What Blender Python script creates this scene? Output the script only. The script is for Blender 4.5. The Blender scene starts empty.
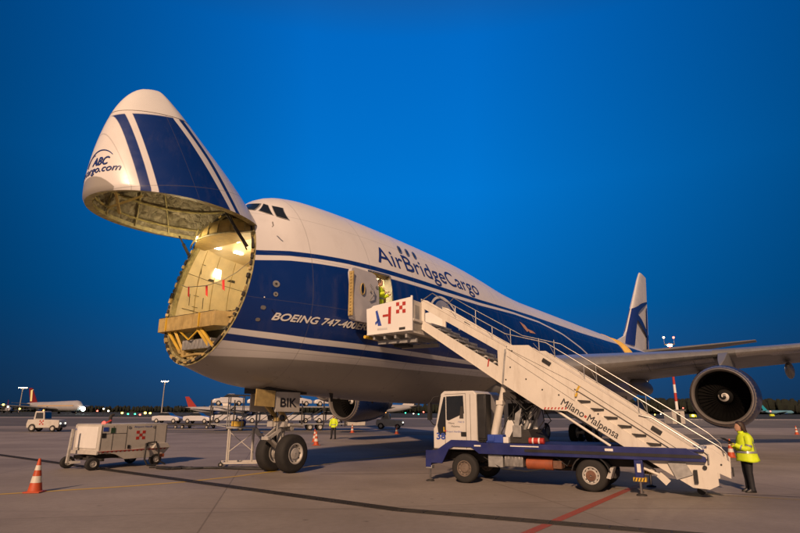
import bpy, bmesh, math, random
from math import sin, cos, pi, radians, sqrt
from mathutils import Vector, Matrix, Euler
random.seed(7)
C = bpy.context.scene.collection
SC = bpy.context.scene

# ---------------------------------------------------------------- mesh builder
class MB:
    def __init__(s): s.v=[]; s.f=[]; s.mi=[]; s.uv={}; s.cm=0; s.M=None
    def addv(s,pts):
        b=len(s.v)
        for p in pts:
            p=Vector(p)
            if s.M is not None: p=s.M@p
            s.v.append(p)
        return b
    def face(s,idx,m=None): s.f.append(tuple(idx)); s.mi.append(s.cm if m is None else m)
    def quad(s,a,b,c,d): i=s.addv([a,b,c,d]); s.face([i,i+1,i+2,i+3]); return s
    def poly(s,pts): i=s.addv(pts); s.face(range(i,i+len(pts))); return s
    def box(s,x0,x1,y0,y1,z0,z1):
        i=s.addv([(x0,y0,z0),(x1,y0,z0),(x1,y1,z0),(x0,y1,z0),(x0,y0,z1),(x1,y0,z1),(x1,y1,z1),(x0,y1,z1)])
        for q in ((0,3,2,1),(4,5,6,7),(0,1,5,4),(1,2,6,5),(2,3,7,6),(3,0,4,7)): s.face([i+k for k in q])
        return s
    def prism(s,pts,y0,y1):   # polygon in xz, extruded along y
        n=len(pts); i=s.addv([(x,y0,z) for x,z in pts]+[(x,y1,z) for x,z in pts])
        s.face(range(i,i+n)); s.face(range(i+2*n-1,i+n-1,-1))
        for k in range(n): s.face([i+k,i+(k+1)%n,i+n+(k+1)%n,i+n+k][::-1])
        return s
    def bar(s,p,q,w,h,up=(0,0,1)):   # rectangular bar
        p=Vector(p);q=Vector(q);d=(q-p).normalized();u=Vector(up)
        a=d.cross(u)
        if a.length<1e-4: a=d.cross(Vector((1,0,0)))
        a.normalize(); b=a.cross(d)
        r=[]
        for c in (p,q):
            for sx,sz in ((-1,-1),(1,-1),(1,1),(-1,1)): r.append(c+a*sx*w/2+b*sz*h/2)
        i=s.addv(r)
        for k in ((0,1,2,3),(7,6,5,4),(0,4,5,1),(1,5,6,2),(2,6,7,3),(3,7,4,0)): s.face([i+j for j in k])
        return s
    def loft(s,rings,caps=True,closed=True):
        n=len(rings[0]); b=[s.addv(r) for r in rings]
        for a,c in zip(b,b[1:]):
            for k in range(n if closed else n-1):
                s.face([a+k,a+(k+1)%n,c+(k+1)%n,c+k])
        if caps: s.face(range(b[0]+n-1,b[0]-1,-1)); s.face(range(b[-1],b[-1]+n))
        return s
    def tube(s,pts,r,n=8,r1=None):
        pts=[Vector(p) for p in pts]; rings=[]; m=len(pts); prev=None
        for i,p in enumerate(pts):
            d=(pts[min(i+1,m-1)]-pts[max(i-1,0)]).normalized()
            if prev is None:
                a=d.cross(Vector((0,0,1)))
                if a.length<1e-3: a=d.cross(Vector((0,1,0)))
            else: a=prev-d*prev.dot(d)
            a.normalize(); prev=a; b=d.cross(a)
            rr=r if r1 is None else r+(r1-r)*i/(m-1)
            rings.append([p+a*rr*cos(2*pi*k/n)+b*rr*sin(2*pi*k/n) for k in range(n)])
        return s.loft(rings)
    def cyl(s,p,q,r,n=16,r1=None): return s.tube([p,q],r,n,r1)
    def lathe(s,prof,c=(0,0,0),axis='x',n=32,caps=False):  # prof: (along, radius)
        rings=[]
        for a,r in prof:
            ring=[]
            for k in range(n):
                t=2*pi*k/n; u,w=r*cos(t),r*sin(t)
                ring.append({'x':(c[0]+a,c[1]+u,c[2]+w),'y':(c[0]+w,c[1]+a,c[2]+u),'z':(c[0]+u,c[1]+w,c[2]+a)}[axis])
            rings.append(ring)
        return s.loft(rings,caps=caps)
    def ball(s,c,r,n=10,sc=(1,1,1)):
        rings=[]
        for i in range(1,n):
            a=pi*i/n
            rings.append([(c[0]+sc[0]*r*sin(a)*cos(2*pi*k/(2*n)),c[1]+sc[1]*r*sin(a)*sin(2*pi*k/(2*n)),c[2]-sc[2]*r*cos(a)) for k in range(2*n)])
        return s.loft(rings)
    def islands(s):
        p=list(range(len(s.v)))
        def f(i):
            while p[i]!=i: p[i]=p[p[i]]; i=p[i]
            return i
        for fc in s.f:
            r=f(fc[0])
            for q in fc[1:]: p[f(q)]=r
        g={}
        for k,fc in enumerate(s.f): g.setdefault(f(fc[0]),[]).append(k)
        return list(g.values())
    def each(s,name,mats,parent=None,**k):      # every separate piece becomes an object of its own
        out=[]
        for isl in s.islands():
            m=MB(); mp={}
            for fi in isl:
                for q in s.f[fi]:
                    if q not in mp: mp[q]=len(m.v); m.v.append(s.v[q])
                m.f.append(tuple(mp[q] for q in s.f[fi])); m.mi.append(s.mi[fi])
            out.append(m.build(name,mats,parent,**k))
        return out
    def build(s,name,mats,parent=None,smooth=True,bevel=0,ang=32,fix=True):
        me=bpy.data.meshes.new(name); me.from_pydata([tuple(v) for v in s.v],[],s.f)
        if not isinstance(mats,(list,tuple)): mats=[mats]
        for m in mats: me.materials.append(m)
        me.polygons.foreach_set('material_index',s.mi)
        if s.uv:
            l=me.uv_layers.new(name='paint')
            for lp in me.loops: l.data[lp.index].uv=s.uv.get(lp.vertex_index,(0,0))
        if fix:
            bm=bmesh.new(); bm.from_mesh(me); bmesh.ops.recalc_face_normals(bm,faces=bm.faces); bm.to_mesh(me); bm.free()
        if smooth:
            me.polygons.foreach_set('use_smooth',[True]*len(me.polygons))
            me.set_sharp_from_angle(angle=radians(ang))
        me.update()
        o=bpy.data.objects.new(name,me); C.objects.link(o)
        if parent is not None: o.parent=parent
        if bevel:
            b=o.modifiers.new('bevel','BEVEL'); b.width=bevel; b.segments=2; b.limit_method='ANGLE'; b.angle_limit=radians(40)
        return o

def tag(o,label=None,cat=None,group=None,kind=None):
    if label: o['label']=label
    if cat: o['category']=cat
    if group: o['group']=group
    if kind: o['kind']=kind
    return o
def thing(name,loc,rz,label,cat,group=None,scale=1):
    o=bpy.data.objects.new(name,None); C.objects.link(o); o.location=loc; o.rotation_euler=(0,0,rz)
    o.empty_display_size=.3; o.scale=(scale,)*3
    return tag(o,label,cat,group)
def dup(root,loc,rz,label=None,parent=None):
    r=root.copy(); C.objects.link(r)
    if loc is not None: r.location=loc; r.rotation_euler=(0,0,rz)
    if parent is not None: r.parent=parent
    if label: r['label']=label
    for ch in [c for c in bpy.data.objects if c.parent==root]:
        c=ch.copy(); C.objects.link(c); c.parent=r
        for g in [x for x in bpy.data.objects if x.parent==ch]:
            d=g.copy(); C.objects.link(d); d.parent=c
    return r

# ---------------------------------------------------------------- materials
def nodes(name):
    m=bpy.data.materials.new(name); m.use_nodes=True
    return m,m.node_tree,m.node_tree.nodes['Principled BSDF']
def N(nt,t,**k):
    n=nt.nodes.new(t)
    for a,b in k.items(): setattr(n,a,b)
    return n
def noise(nt,scale,detail=5,co=None,rough=.55):
    n=N(nt,'ShaderNodeTexNoise'); n.inputs['Scale'].default_value=scale; n.inputs['Detail'].default_value=detail; n.inputs['Roughness'].default_value=rough
    if co is not None: nt.links.new(co,n.inputs['Vector'])
    return n.outputs['Fac']
def maprange(nt,src,a,b,c=0,d=1):
    n=N(nt,'ShaderNodeMapRange'); nt.links.new(src,n.inputs[0])
    for i,x in enumerate((a,b,c,d)): n.inputs[i+1].default_value=x
    return n.outputs[0]
def mixc(nt,f,a,b):
    n=N(nt,'ShaderNodeMix',data_type='RGBA')
    if isinstance(f,(int,float)): n.inputs[0].default_value=f
    else: nt.links.new(f,n.inputs[0])
    for i,x in ((6,a),(7,b)):
        if isinstance(x,tuple): n.inputs[i].default_value=(*x[:3],1)
        else: nt.links.new(x,n.inputs[i])
    return n.outputs[2]
def mth(nt,op,a,b=None):
    n=N(nt,'ShaderNodeMath',operation=op)
    for i,x in ((0,a),(1,b)):
        if x is None: continue
        if isinstance(x,(int,float)): n.inputs[i].default_value=x
        else: nt.links.new(x,n.inputs[i])
    return n.outputs[0]
def mat(name,col,rough=.5,metal=0,var=.15,scale=3,bump=0,bscale=20,dirt=0,dirtcol=(.05,.045,.04),coat=0,spec=.5):
    m,nt,b=nodes(name); tc=N(nt,'ShaderNodeTexCoord').outputs['Object']
    f=maprange(nt,noise(nt,scale,6,tc),.3,.7)
    c=mixc(nt,f,tuple(x*(1-var) for x in col),tuple(min(1,x*(1+var)) for x in col))
    if dirt:
        g=maprange(nt,noise(nt,scale*.6,9,tc,.7),.5,.75,0,dirt)
        c=mixc(nt,g,c,dirtcol)
    nt.links.new(c,b.inputs['Base Color'])
    nt.links.new(maprange(nt,f,0,1,max(0,rough-.06),min(1,rough+.08)),b.inputs['Roughness'])
    b.inputs['Metallic'].default_value=metal; b.inputs['Coat Weight'].default_value=coat
    b.inputs['Specular IOR Level'].default_value=spec
    if bump:
        bn=N(nt,'ShaderNodeBump'); bn.inputs['Strength'].default_value=bump; bn.inputs['Distance'].default_value=.02
        nt.links.new(noise(nt,bscale,6,tc),bn.inputs['Height']); nt.links.new(bn.outputs[0],b.inputs['Normal'])
    return m
def emit(name,col,s):
    m,nt,b=nodes(name); b.inputs['Base Color'].default_value=(0.02,.02,.02,1)
    b.inputs['Emission Color'].default_value=(*col,1); b.inputs['Emission Strength'].default_value=s
    return m

M={}
M['white']=mat('white_paint',(.72,.70,.66),.35,var=.05,scale=2,dirt=.25,dirtcol=(.3,.27,.23))
M['clean_white']=mat('clean_white_paint',(.76,.75,.72),.35,var=.03,scale=1)
def streaked(name,col,rough,amt,sc=(2.2,2.2,.35)):
    m,nt,b=nodes(name); tc=N(nt,'ShaderNodeTexCoord').outputs['Object']
    mp=N(nt,'ShaderNodeMapping'); mp.inputs['Scale'].default_value=sc; nt.links.new(tc,mp.inputs[0])
    c=mixc(nt,maprange(nt,noise(nt,1.2,8,tc,.65),.35,.7),tuple(q*.9 for q in col),col)
    c=mixc(nt,maprange(nt,noise(nt,2.6,9,mp.outputs[0],.72),.5,.78,0,amt),c,(.26,.19,.13))
    c=mixc(nt,maprange(nt,noise(nt,17,6,tc,.8),.62,.72,0,amt),c,(.14,.10,.08))
    nt.links.new(c,b.inputs['Base Color']); nt.links.new(maprange(nt,noise(nt,5,6,tc),.3,.7,rough-.08,rough+.15),b.inputs['Roughness'])
    bn=N(nt,'ShaderNodeBump'); bn.inputs['Strength'].default_value=.15; bn.inputs['Distance'].default_value=.02; nt.links.new(noise(nt,1.6,3,tc),bn.inputs['Height']); nt.links.new(bn.outputs[0],b.inputs['Normal'])
    return m
M['stairwhite']=streaked('stair_white_paint',(.70,.66,.58),.42,.38)
M['gpuwhite']=mat('gpu_white_paint',(.50,.475,.43),.5,var=.08,scale=2,dirt=.45,dirtcol=(.2,.17,.13))
M['bluepaint']=mat('chassis_blue_paint',(.013,.021,.125),.4,var=.15,scale=3,dirt=.35,dirtcol=(.05,.05,.07))
M['rubber']=mat('tyre_rubber',(.018,.017,.016),.8,var=.3,scale=8,bump=.3,bscale=30)
M['black']=mat('black_plastic',(.015,.015,.016),.5,var=.2)
M['dark']=mat('dark_underbody',(.03,.027,.025),.75,var=.4,scale=5,bump=.3)
M['glass']=mat('dark_glass',(.012,.015,.02),.08,var=.1,spec=.8)
M['steel']=mat('steel',(.42,.41,.39),.35,metal=.8,var=.12,scale=6)
M['galv']=mat('galvanised_steel',(.35,.35,.34),.5,metal=.5,var=.15,scale=8)
M['rim']=mat('wheel_rim_paint',(.5,.48,.44),.45,metal=.2,var=.15,scale=6,dirt=.5)
M['brownrim']=mat('dusty_wheel_rim',(.15,.115,.09),.6,var=.2,scale=9,dirt=.5)
M['rusty']=mat('rusty_hub',(.16,.08,.05),.8,var=.3,scale=12)
M['orange']=mat('orange_tank',(.32,.08,.03),.6,var=.2,scale=4,dirt=.4)
M['red']=mat('red_paint',(.42,.035,.025),.5,var=.1)
M['blue']=mat('blue_paint',(.03,.07,.35),.45,var=.1)
M['navy']=mat('navy_lettering',(.015,.035,.19),.35,var=.08)
M['blacktxt']=mat('black_lettering',(.02,.02,.025),.5,var=.1)
M['whitetxt']=mat('white_lettering',(.72,.7,.66),.4,var=.04)
M['yellow']=mat('yellow_paint',(.6,.38,.03),.5,var=.12,dirt=.3)
M['chromate']=mat('primer_tan',(.42,.31,.12),.55,var=.2,scale=5,dirt=.3,dirtcol=(.12,.09,.04))
M['rimgreen']=mat('primer_greenish_frame',(.28,.24,.11),.55,var=.5,scale=7,bump=.4,bscale=12,dirt=.5,dirtcol=(.05,.045,.02))
M['cream']=mat('cabin_lining_cream',(.62,.53,.36),.45,var=.10,scale=2.5,dirt=.25,dirtcol=(.30,.24,.13),bump=.3,bscale=5)
M['hydr']=mat('chrome_rod',(.6,.6,.6),.15,metal=1,var=.02)
M['hose']=mat('black_hose',(.02,.02,.02),.6,var=.2)

# ---------------------------------------------------------------- camera, world, sun
cam=bpy.data.cameras.new('camera'); co=bpy.data.objects.new('camera',cam); C.objects.link(co)
PITCH=0.255564958; ROLL=-0.003284; HC=1.9815
cam.lens=556.495/800*36; cam.sensor_width=36; cam.clip_end=12000; cam.clip_start=.05
co.location=(0,0,HC); co.rotation_euler=(Matrix.Rotation(pi/2+PITCH,3,'X')@Matrix.Rotation(-ROLL,3,'Z')).to_euler()
SC.camera=co
SUN_AZ=(.24,.97); SUN_EL=radians(27)     # direction the light travels (horizontal), elevation
sun=bpy.data.lights.new('floodlight_sun','SUN'); so=bpy.data.objects.new('floodlight_sun',sun); C.objects.link(so)
sun.energy=4.0; sun.color=(1,.65,.42); sun.angle=radians(2.5)
d=Vector((SUN_AZ[0]*cos(SUN_EL),SUN_AZ[1]*cos(SUN_EL),-sin(SUN_EL))); so.rotation_euler=d.to_track_quat('-Z','Y').to_euler(); so.location=(-10,-40,30)
w=bpy.data.worlds.new('World'); SC.world=w; w.use_nodes=True; nt=w.node_tree; bg=nt.nodes['Background']
sky=N(nt,'ShaderNodeTexSky',sky_type='NISHITA'); sky.sun_disc=False; sky.sun_elevation=radians(4); sky.sun_rotation=radians(200)
sky.air_density=1; sky.dust_density=.3; sky.ozone_density=6
geo=N(nt,'ShaderNodeTexCoord'); sp=N(nt,'ShaderNodeSeparateXYZ'); nt.links.new(geo.outputs['Generated'],sp.inputs[0])
ramp=N(nt,'ShaderNodeValToRGB'); nt.links.new(sp.outputs['Z'],ramp.inputs[0])
SKYR=[(0,(.017,.07,.18)),(.06,(.012,.085,.25)),(.18,(.001,.135,.45)),(.38,(.0004,.205,.72)),(.60,(.0004,.19,.74)),(.74,(.02,.09,.25)),(1,(.07,.105,.17))]  # top stops kept greyish as added fill for the shadows
e=ramp.color_ramp.elements
e[0].position,e[0].color=SKYR[0][0],(*SKYR[0][1],1); e[1].position,e[1].color=1,(*SKYR[-1][1],1)
for p,c in SKYR[1:-1]: q=e.new(p); q.color=(*c,1)
# behind the camera (-Y) an added neutral glow in the sky fills shadows
gl=maprange(nt,sp.outputs['Y'],.15,-.35)
skycol=mixc(nt,gl,ramp.outputs[0],(.34,.285,.28))
# dimmed towards left and right, lens vignetting worked into the sky
azm=maprange(nt,sp.outputs['X'],.12,.66,1.0,.34)
azl=maprange(nt,sp.outputs['X'],-.15,-.6,1.0,.36)
# the dusk tint by elevation, modulated by the luminance of the Nishita sky
bw=N(nt,'ShaderNodeRGBToBW'); nt.links.new(sky.outputs[0],bw.inputs[0])
mx=N(nt,'ShaderNodeMix',data_type='RGBA',blend_type='MULTIPLY'); mx.inputs[0].default_value=1
nt.links.new(skycol,mx.inputs[6])
lum=mth(nt,'POWER',bw.outputs[0],.35)
nt.links.new(mth(nt,'MULTIPLY',mth(nt,'MULTIPLY',mth(nt,'MULTIPLY',azm,azl),lum),10.4),mx.inputs[7])
nt.links.new(mx.outputs[2],bg.inputs['Color']); bg.inputs['Strength'].default_value=.1
SC.view_settings.view_transform='Standard'; SC.view_settings.look='None'; SC.view_settings.exposure=0; SC.view_settings.gamma=1

# ---------------------------------------------------------------- ground
def ground_mat():
    m,nt,b=nodes('apron_concrete'); tc=N(nt,'ShaderNodeTexCoord').outputs['Object']
    c=mixc(nt,maprange(nt,noise(nt,.25,8,tc,.6),.32,.68),(.24,.207,.182),(.40,.35,.31))
    c=mixc(nt,maprange(nt,noise(nt,6,8,tc,.7),.35,.8,0,.55),c,(.20,.168,.142))
    c=mixc(nt,maprange(nt,noise(nt,60,3,tc,.7),.35,.65,0,.35),c,(.22,.187,.16))
    # oil spots
    v=N(nt,'ShaderNodeTexVoronoi'); v.inputs['Scale'].default_value=1.1; nt.links.new(tc,v.inputs['Vector'])
    spot=maprange(nt,mth(nt,'ADD',v.outputs['Distance'],mth(nt,'MULTIPLY',noise(nt,9,4,tc),.12)),.06,.15,.75,0)
    c=mixc(nt,spot,c,(.07,.055,.045))
    # tyre marks: long faint dark smears
    tm=N(nt,'ShaderNodeMapping'); tm.inputs['Rotation'].default_value=(0,0,radians(38)); tm.inputs['Scale'].default_value=(.05,1.6,1); nt.links.new(tc,tm.inputs[0])
    c=mixc(nt,maprange(nt,noise(nt,1.0,5,tm.outputs[0],.6),.58,.72,0,.45),c,(.10,.085,.075))
    # slab tone and joints
    mp=N(nt,'ShaderNodeMapping'); mp.inputs['Rotation'].default_value=(0,0,radians(-12)); mp.inputs['Location'].default_value=(1.2,2.3,0); nt.links.new(tc,mp.inputs[0])
    br=N(nt,'ShaderNodeTexBrick'); br.offset=0; nt.links.new(mp.outputs[0],br.inputs['Vector'])
    br.inputs['Scale'].default_value=1; br.inputs['Brick Width'].default_value=7.5; br.inputs['Row Height'].default_value=7.5; br.inputs['Mortar Size'].default_value=.018
    br.inputs['Color1'].default_value=(.9,.9,.9,1); br.inputs['Color2'].default_value=(1.06,1.06,1.06,1); br.inputs['Mortar'].default_value=(.62,.6,.58,1)
    mm=N(nt,'ShaderNodeMix',data_type='RGBA',blend_type='MULTIPLY'); mm.inputs[0].default_value=1; nt.links.new(c,mm.inputs[6]); nt.links.new(br.outputs['Color'],mm.inputs[7])
    nt.links.new(mm.outputs[2],b.inputs['Base Color']); b.inputs['Roughness'].default_value=.72; b.inputs['Specular IOR Level'].default_value=.35
    bn=N(nt,'ShaderNodeBump'); bn.inputs['Strength'].default_value=.35; bn.inputs['Distance'].default_value=.01
    nt.links.new(noise(nt,45,6,tc),bn.inputs['Height']); nt.links.new(bn.outputs[0],b.inputs['Normal'])
    return m
g=MB(); g.quad((-4000,-1500,0),(4000,-1500,0),(4000,6500,0),(-4000,6500,0)); tag(g.build('ground',ground_mat(),smooth=False),kind='structure')
def worn(name,col,wear=.5):
    m,nt,b=nodes(name); tc=N(nt,'ShaderNodeTexCoord').outputs['Object']
    f=maprange(nt,noise(nt,14,8,tc,.75),.42,.62,0,wear)
    nt.links.new(mixc(nt,f,col,(.2,.17,.14)),b.inputs['Base Color']); b.inputs['Roughness'].default_value=.7
    return m
def strip(name,pts,w,z,m):
    s=MB(); pts=[Vector((p[0],p[1],0)) for p in pts]; L=[];R=[]
    for i,p in enumerate(pts):
        d=(pts[min(i+1,len(pts)-1)]-pts[max(0,i-1)]).normalized(); n=Vector((-d.y,d.x,0))
        L.append(p+n*w/2+Vector((0,0,z))); R.append(p-n*w/2+Vector((0,0,z)))
    for i in range(len(pts)-1): s.quad(L[i],R[i],R[i+1],L[i+1])
    return tag(s.build(name,m,smooth=False),kind='structure')
strip('yellow_guide_line',[(-14,12.1),(-9.8,14.58),(-8.6,15.35),(-7.37,16.18),(-6.2,17.2),(-5.1,18.7),(-3.9,20.9),(-2.4,24),(8,41.5),(20,62)],.18,.004,worn('yellow_marking',(.60,.40,.045),.15))
strip('red_marking',[(1.0,8.6),(2.13,10.21),(6.11,15.85),(7.5,17.8)],.19,.004,worn('red_marking',(.36,.05,.03),.45))
strip('faded_yellow_line',[(5.2,16.25),(9.46,14.15),(14,11.9)],.09,.004,worn('faded_yellow',(.33,.25,.09),.7))
strip('dark_seam',[(4.9,16.6),(9.9,14.5),(15,12.4)],.05,.004,mat('seam_tar',(.03,.026,.025),.6))
strip('dark_seam',[(-2.6,19.4),(3.2,19.9),(12,20.8)],.035,.004,M['dark'])
# slot drain: dark grating set in the concrete
drp=[(-33,38.5),(-.02,12.53),(3.2,11.0),(9.5,8.05)]
strip('drain_channel',drp,.30,.004,mat('drain_dark',(.012,.011,.01),.8))
s=MB()
for a_,b_ in zip(drp,drp[1:]):
    A=Vector((*a_,0));B=Vector((*b_,0)); dd=(B-A).normalized(); dn=Vector((-dd.y,dd.x,0)); L=(B-A).length
    for k in range(int(L/.5)):
        p=A+dd*(k*.5+.1); s.bar(p+dn*.14+Vector((0,0,.012)),p-dn*.14+Vector((0,0,.012)),.03,.012)
    for o_ in (.165,-.165,.05,-.05): s.bar(A+dn*o_+Vector((0,0,.011)),B+dn*o_+Vector((0,0,.011)),.02,.012)
tag(s.build('drain_grating',mat('cast_iron',(.05,.045,.042),.6,metal=.5),smooth=False),kind='structure')

# far asphalt, painted darker for floodlight falloff with distance, and a slightly paler lane
strip('dimmed_asphalt_apron',[(-900,95),(900,150)],88,.006,mat('dimmed_asphalt',(.115,.105,.10),.85,var=.25,scale=.15,dirt=.3))
strip('asphalt_lane',[(-60,62.5),(-25,60),(70,44)],9,.005,mat('patched_asphalt',(.15,.135,.125),.85,var=.2,scale=.3,dirt=.3))
# ================================================================ AIRCRAFT
def interp(T,x):
    n=len(T)
    if x<=T[0][0]: return T[0][1]
    if x>=T[-1][0]: return T[-1][1]
    for i in range(n-1):
        if x<=T[i+1][0]: break
    x0,y0=T[i];x1,y1=T[i+1];h=x1-x0;d=(y1-y0)/h
    dm=(y0-T[i-1][1])/(x0-T[i-1][0]) if i>0 else d
    dp=(T[i+2][1]-y1)/(T[i+2][0]-x1) if i+2<n else d
    m0=0 if dm*d<=0 else 2*dm*d/(dm+d); m1=0 if dp*d<=0 else 2*dp*d/(dp+d); t=(x-x0)/h
    return (2*t**3-3*t*t+1)*y0+(t**3-2*t*t+t)*h*m0+(-2*t**3+3*t*t)*y1+(t**3-t*t)*h*m1
ZT=[(0,4.9),(.08,5.3),(.3,5.72),(.6,6.05),(1,6.42),(2,7.1),(3,7.68),(4,8.15),(5,8.58),(5.4,8.8),(5.9,9.22),(6.6,9.45),(7.6,9.57),(10,9.62),(14,9.58),(17,9.5),(19.5,9.28),(22.5,8.92),(25.5,8.78),(30,8.78),(58,8.78),(64,8.7),(70,8.3)]
ZB=[(0,4.9),(.08,4.55),(.3,4.28),(.6,4.08),(1,3.9),(2,3.62),(3,3.43),(3.84,3.29),(4.83,2.98),(5.81,2.77),(8,2.6),(12,2.42),(16,2.35),(45,2.35),(50,2.8),(60,5.2),(70,7.4)]
WW=[(0,0),(.08,.3),(.3,.6),(.6,.85),(1,1.08),(2,1.42),(3,1.68),(3.8,1.86),(4.3,1.98),(4.8,2.12),(5.4,2.32),(6,2.50),(7,2.76),(8,2.95),(9,3.08),(10,3.17),(12,3.25),(46,3.25),(54,2.7),(62,1.7),(70,.45)]
ZM=[(0,4.9),(2,5.25),(4,5.5),(8,5.52),(12,5.52),(46,5.52),(60,7.0),(70,7.9)]
def halfw(x,z):
    zt,zb,W,zm=interp(ZT,x),interp(ZB,x),interp(WW,x),interp(ZM,x)
    if z>=zt or z<=zb: return 0.
    k=(z-zm)/((zt-zm) if z>zm else (zb-zm))
    return W*sqrt(max(0,1-k*k))
def sect(x,ph,off=0):
    zt,zb,W,zm=interp(ZT,x)-off,interp(ZB,x)+off,interp(WW,x)-off,interp(ZM,x)
    sn,cs=sin(ph),cos(ph)
    return W*cs, zm+((zt-zm) if sn>0 else (zm-zb))*sn
rimx=lambda z: 3.8+.22*(z-3.3)
def S(x,ph,off=0):              # point on the hull; near the nose joint stations tilt with the joint plane
    z=5.; xx=x
    for _ in range(5):
        bl=max(0,min(1,(8.4-x)/(8.4-4.2)))
        xx=x+(rimx(z)-4.2)*bl
        y,z=sect(xx,ph,off)
    return (xx,-y,z)            # local y negative = port
def surf(x,z,off=0.02,side=-1):  # point proud of the port (side=-1) or starboard hull
    e=.02; y=halfw(x,z); dz=(halfw(x,z+e)-halfw(x,z-e))/(2*e); dx=(halfw(x+e,z)-halfw(x-e,z))/(2*e)
    n=Vector((-dx,1,-dz)).normalized()
    p=Vector((x,y,z))+n*off
    return (p.x,side*p.y,p.z)

# ---- livery: stripe boundaries as z(x), read from the UV map (x, z)
def curve(nt,xs,pts):
    n=N(nt,'ShaderNodeFloatCurve'); cm=n.mapping; c=cm.curves[0]
    P=[(x/80,z/12) for x,z in pts]
    if P[0][0]>0: P=[(0,P[0][1])]+P
    if P[-1][0]<1: P=P+[(1,P[-1][1])]
    c.points[0].location=P[0]; c.points[1].location=P[-1]
    for p in P[1:-1]: c.points.new(*p)
    for p in c.points: p.handle_type='VECTOR'
    cm.update(); nt.links.new(xs,n.inputs['Value']); return mth(nt,'MULTIPLY',n.outputs[0],12.)
def above(nt,z,c,w=.008): 
    return maprange(nt,mth(nt,'SUBTRACT',z,c),-w,w,0,1)
def paint(name,belly,bands,xcut=None):
    m,nt,b=nodes(name); uv=N(nt,'ShaderNodeUVMap',uv_map='paint'); sp=N(nt,'ShaderNodeSeparateXYZ'); nt.links.new(uv.outputs[0],sp.inputs[0])
    x,z=sp.outputs[0],sp.outputs[1]; xs=mth(nt,'DIVIDE',x,80.)
    tc=N(nt,'ShaderNodeTexCoord').outputs['Object']
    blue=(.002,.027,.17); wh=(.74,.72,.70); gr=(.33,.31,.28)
    c=wh
    mask=None
    for lo,hi in bands:
        k=above(nt,z,curve(nt,xs,lo)); k2=mth(nt,'SUBTRACT',1.,above(nt,z,curve(nt,xs,hi)))
        q=mth(nt,'MULTIPLY',k,k2); mask=q if mask is None else mth(nt,'MAXIMUM',mask,q)
    if xcut: mask=mth(nt,'MULTIPLY',mask,maprange(nt,x,xcut-.02,xcut+.02))
    c=mixc(nt,mask,wh,blue)
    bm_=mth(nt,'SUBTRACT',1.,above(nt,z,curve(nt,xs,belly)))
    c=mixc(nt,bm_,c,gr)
    # grime streaks running down and back, and panel tone
    mp=N(nt,'ShaderNodeMapping'); mp.inputs['Scale'].default_value=(1.2,1,.35); nt.links.new(tc,mp.inputs[0])
    g=maprange(nt,noise(nt,1.6,9,mp.outputs[0],.68),.5,.8,0,.13)
    c=mixc(nt,g,c,(.22,.19,.16))
    # panel joints
    for sc,ax in ((2.54,0),(1.5,1)):
        fr=mth(nt,'FRACT',mth(nt,'DIVIDE',x if ax==0 else z,sc)); ln=maprange(nt,mth(nt,'ABSOLUTE',mth(nt,'SUBTRACT',fr,.5)),0,.009,.42,0)
        c=mixc(nt,ln,c,(.12,.11,.1))
    nt.links.new(c,b.inputs['Base Color'])
    nt.links.new(maprange(nt,noise(nt,2.5,5,tc),.3,.7,.26,.4),b.inputs['Roughness']); b.inputs['Coat Weight'].default_value=.15
    return m
b1top=[(3.5,6.58),(4.6,6.75),(5.55,6.90),(6.5,6.97),(7.7,7.03),(9,7.06),(12,7.08),(17,7.12),(20,7.22),(24,7.36),(33,7.38),(43,7.6),(52,7.9),(60,8.3),(70,8.6)]
arc_lo=[(3.5,6.24),(4.56,6.41),(5.5,6.57),(6.46,6.64),(7.64,6.69),(9.8,6.73),(13.6,6.75),(17,6.81),(21,6.98),(24.6,7.0),(28,6.68),(31,6.05),(33,5.5),(36,4.3),(38,3)]
arc_hi=[(3.5,6.42),(4.58,6.58),(5.52,6.73),(6.5,6.81),(7.7,6.87),(9,6.88),(11,6.88),(17,6.95),(21,7.1),(24.6,7.11),(28,6.79),(31,6.17),(33,5.63),(36,4.43),(38,3.1)]
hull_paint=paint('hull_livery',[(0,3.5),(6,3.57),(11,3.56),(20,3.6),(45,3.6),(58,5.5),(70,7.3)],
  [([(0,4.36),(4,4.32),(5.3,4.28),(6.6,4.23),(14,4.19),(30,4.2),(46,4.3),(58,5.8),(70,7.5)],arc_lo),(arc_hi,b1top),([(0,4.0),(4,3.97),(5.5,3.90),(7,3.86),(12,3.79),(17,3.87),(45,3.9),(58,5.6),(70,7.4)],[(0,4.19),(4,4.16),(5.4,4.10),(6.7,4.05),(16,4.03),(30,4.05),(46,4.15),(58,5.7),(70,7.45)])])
nose_paint=paint('nose_livery',[(0,2.9),(2.6,3.0),(3.1,3.18),(3.39,3.34),(3.59,3.44),(3.78,3.49)],
  [([(1.5,4.38),(2.71,4.32),(3.95,4.26)],[(1.49,5.44),(2.1,5.66),(2.81,5.86),(4.42,6.26),(5,6.4)]),([(1.48,5.62),(2.1,5.88),(2.76,6.12),(4.39,6.46),(5,6.6)],[(1.47,5.81),(2.1,6.07),(2.72,6.29),(4.38,6.62),(5,6.8)]),
   ([(1.6,4.04),(2.71,3.96),(3.90,3.90)],[(1.6,4.23),(2.80,4.17),(3.91,4.11)])],xcut=1.50)

AX,AY,ATH=-8.54609,13.6422,radians(54.57096)
air=thing('cargo_aircraft',(AX,AY,0),ATH,'huge white and blue four-engined freighter with its nose door swung up','aircraft')

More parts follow.
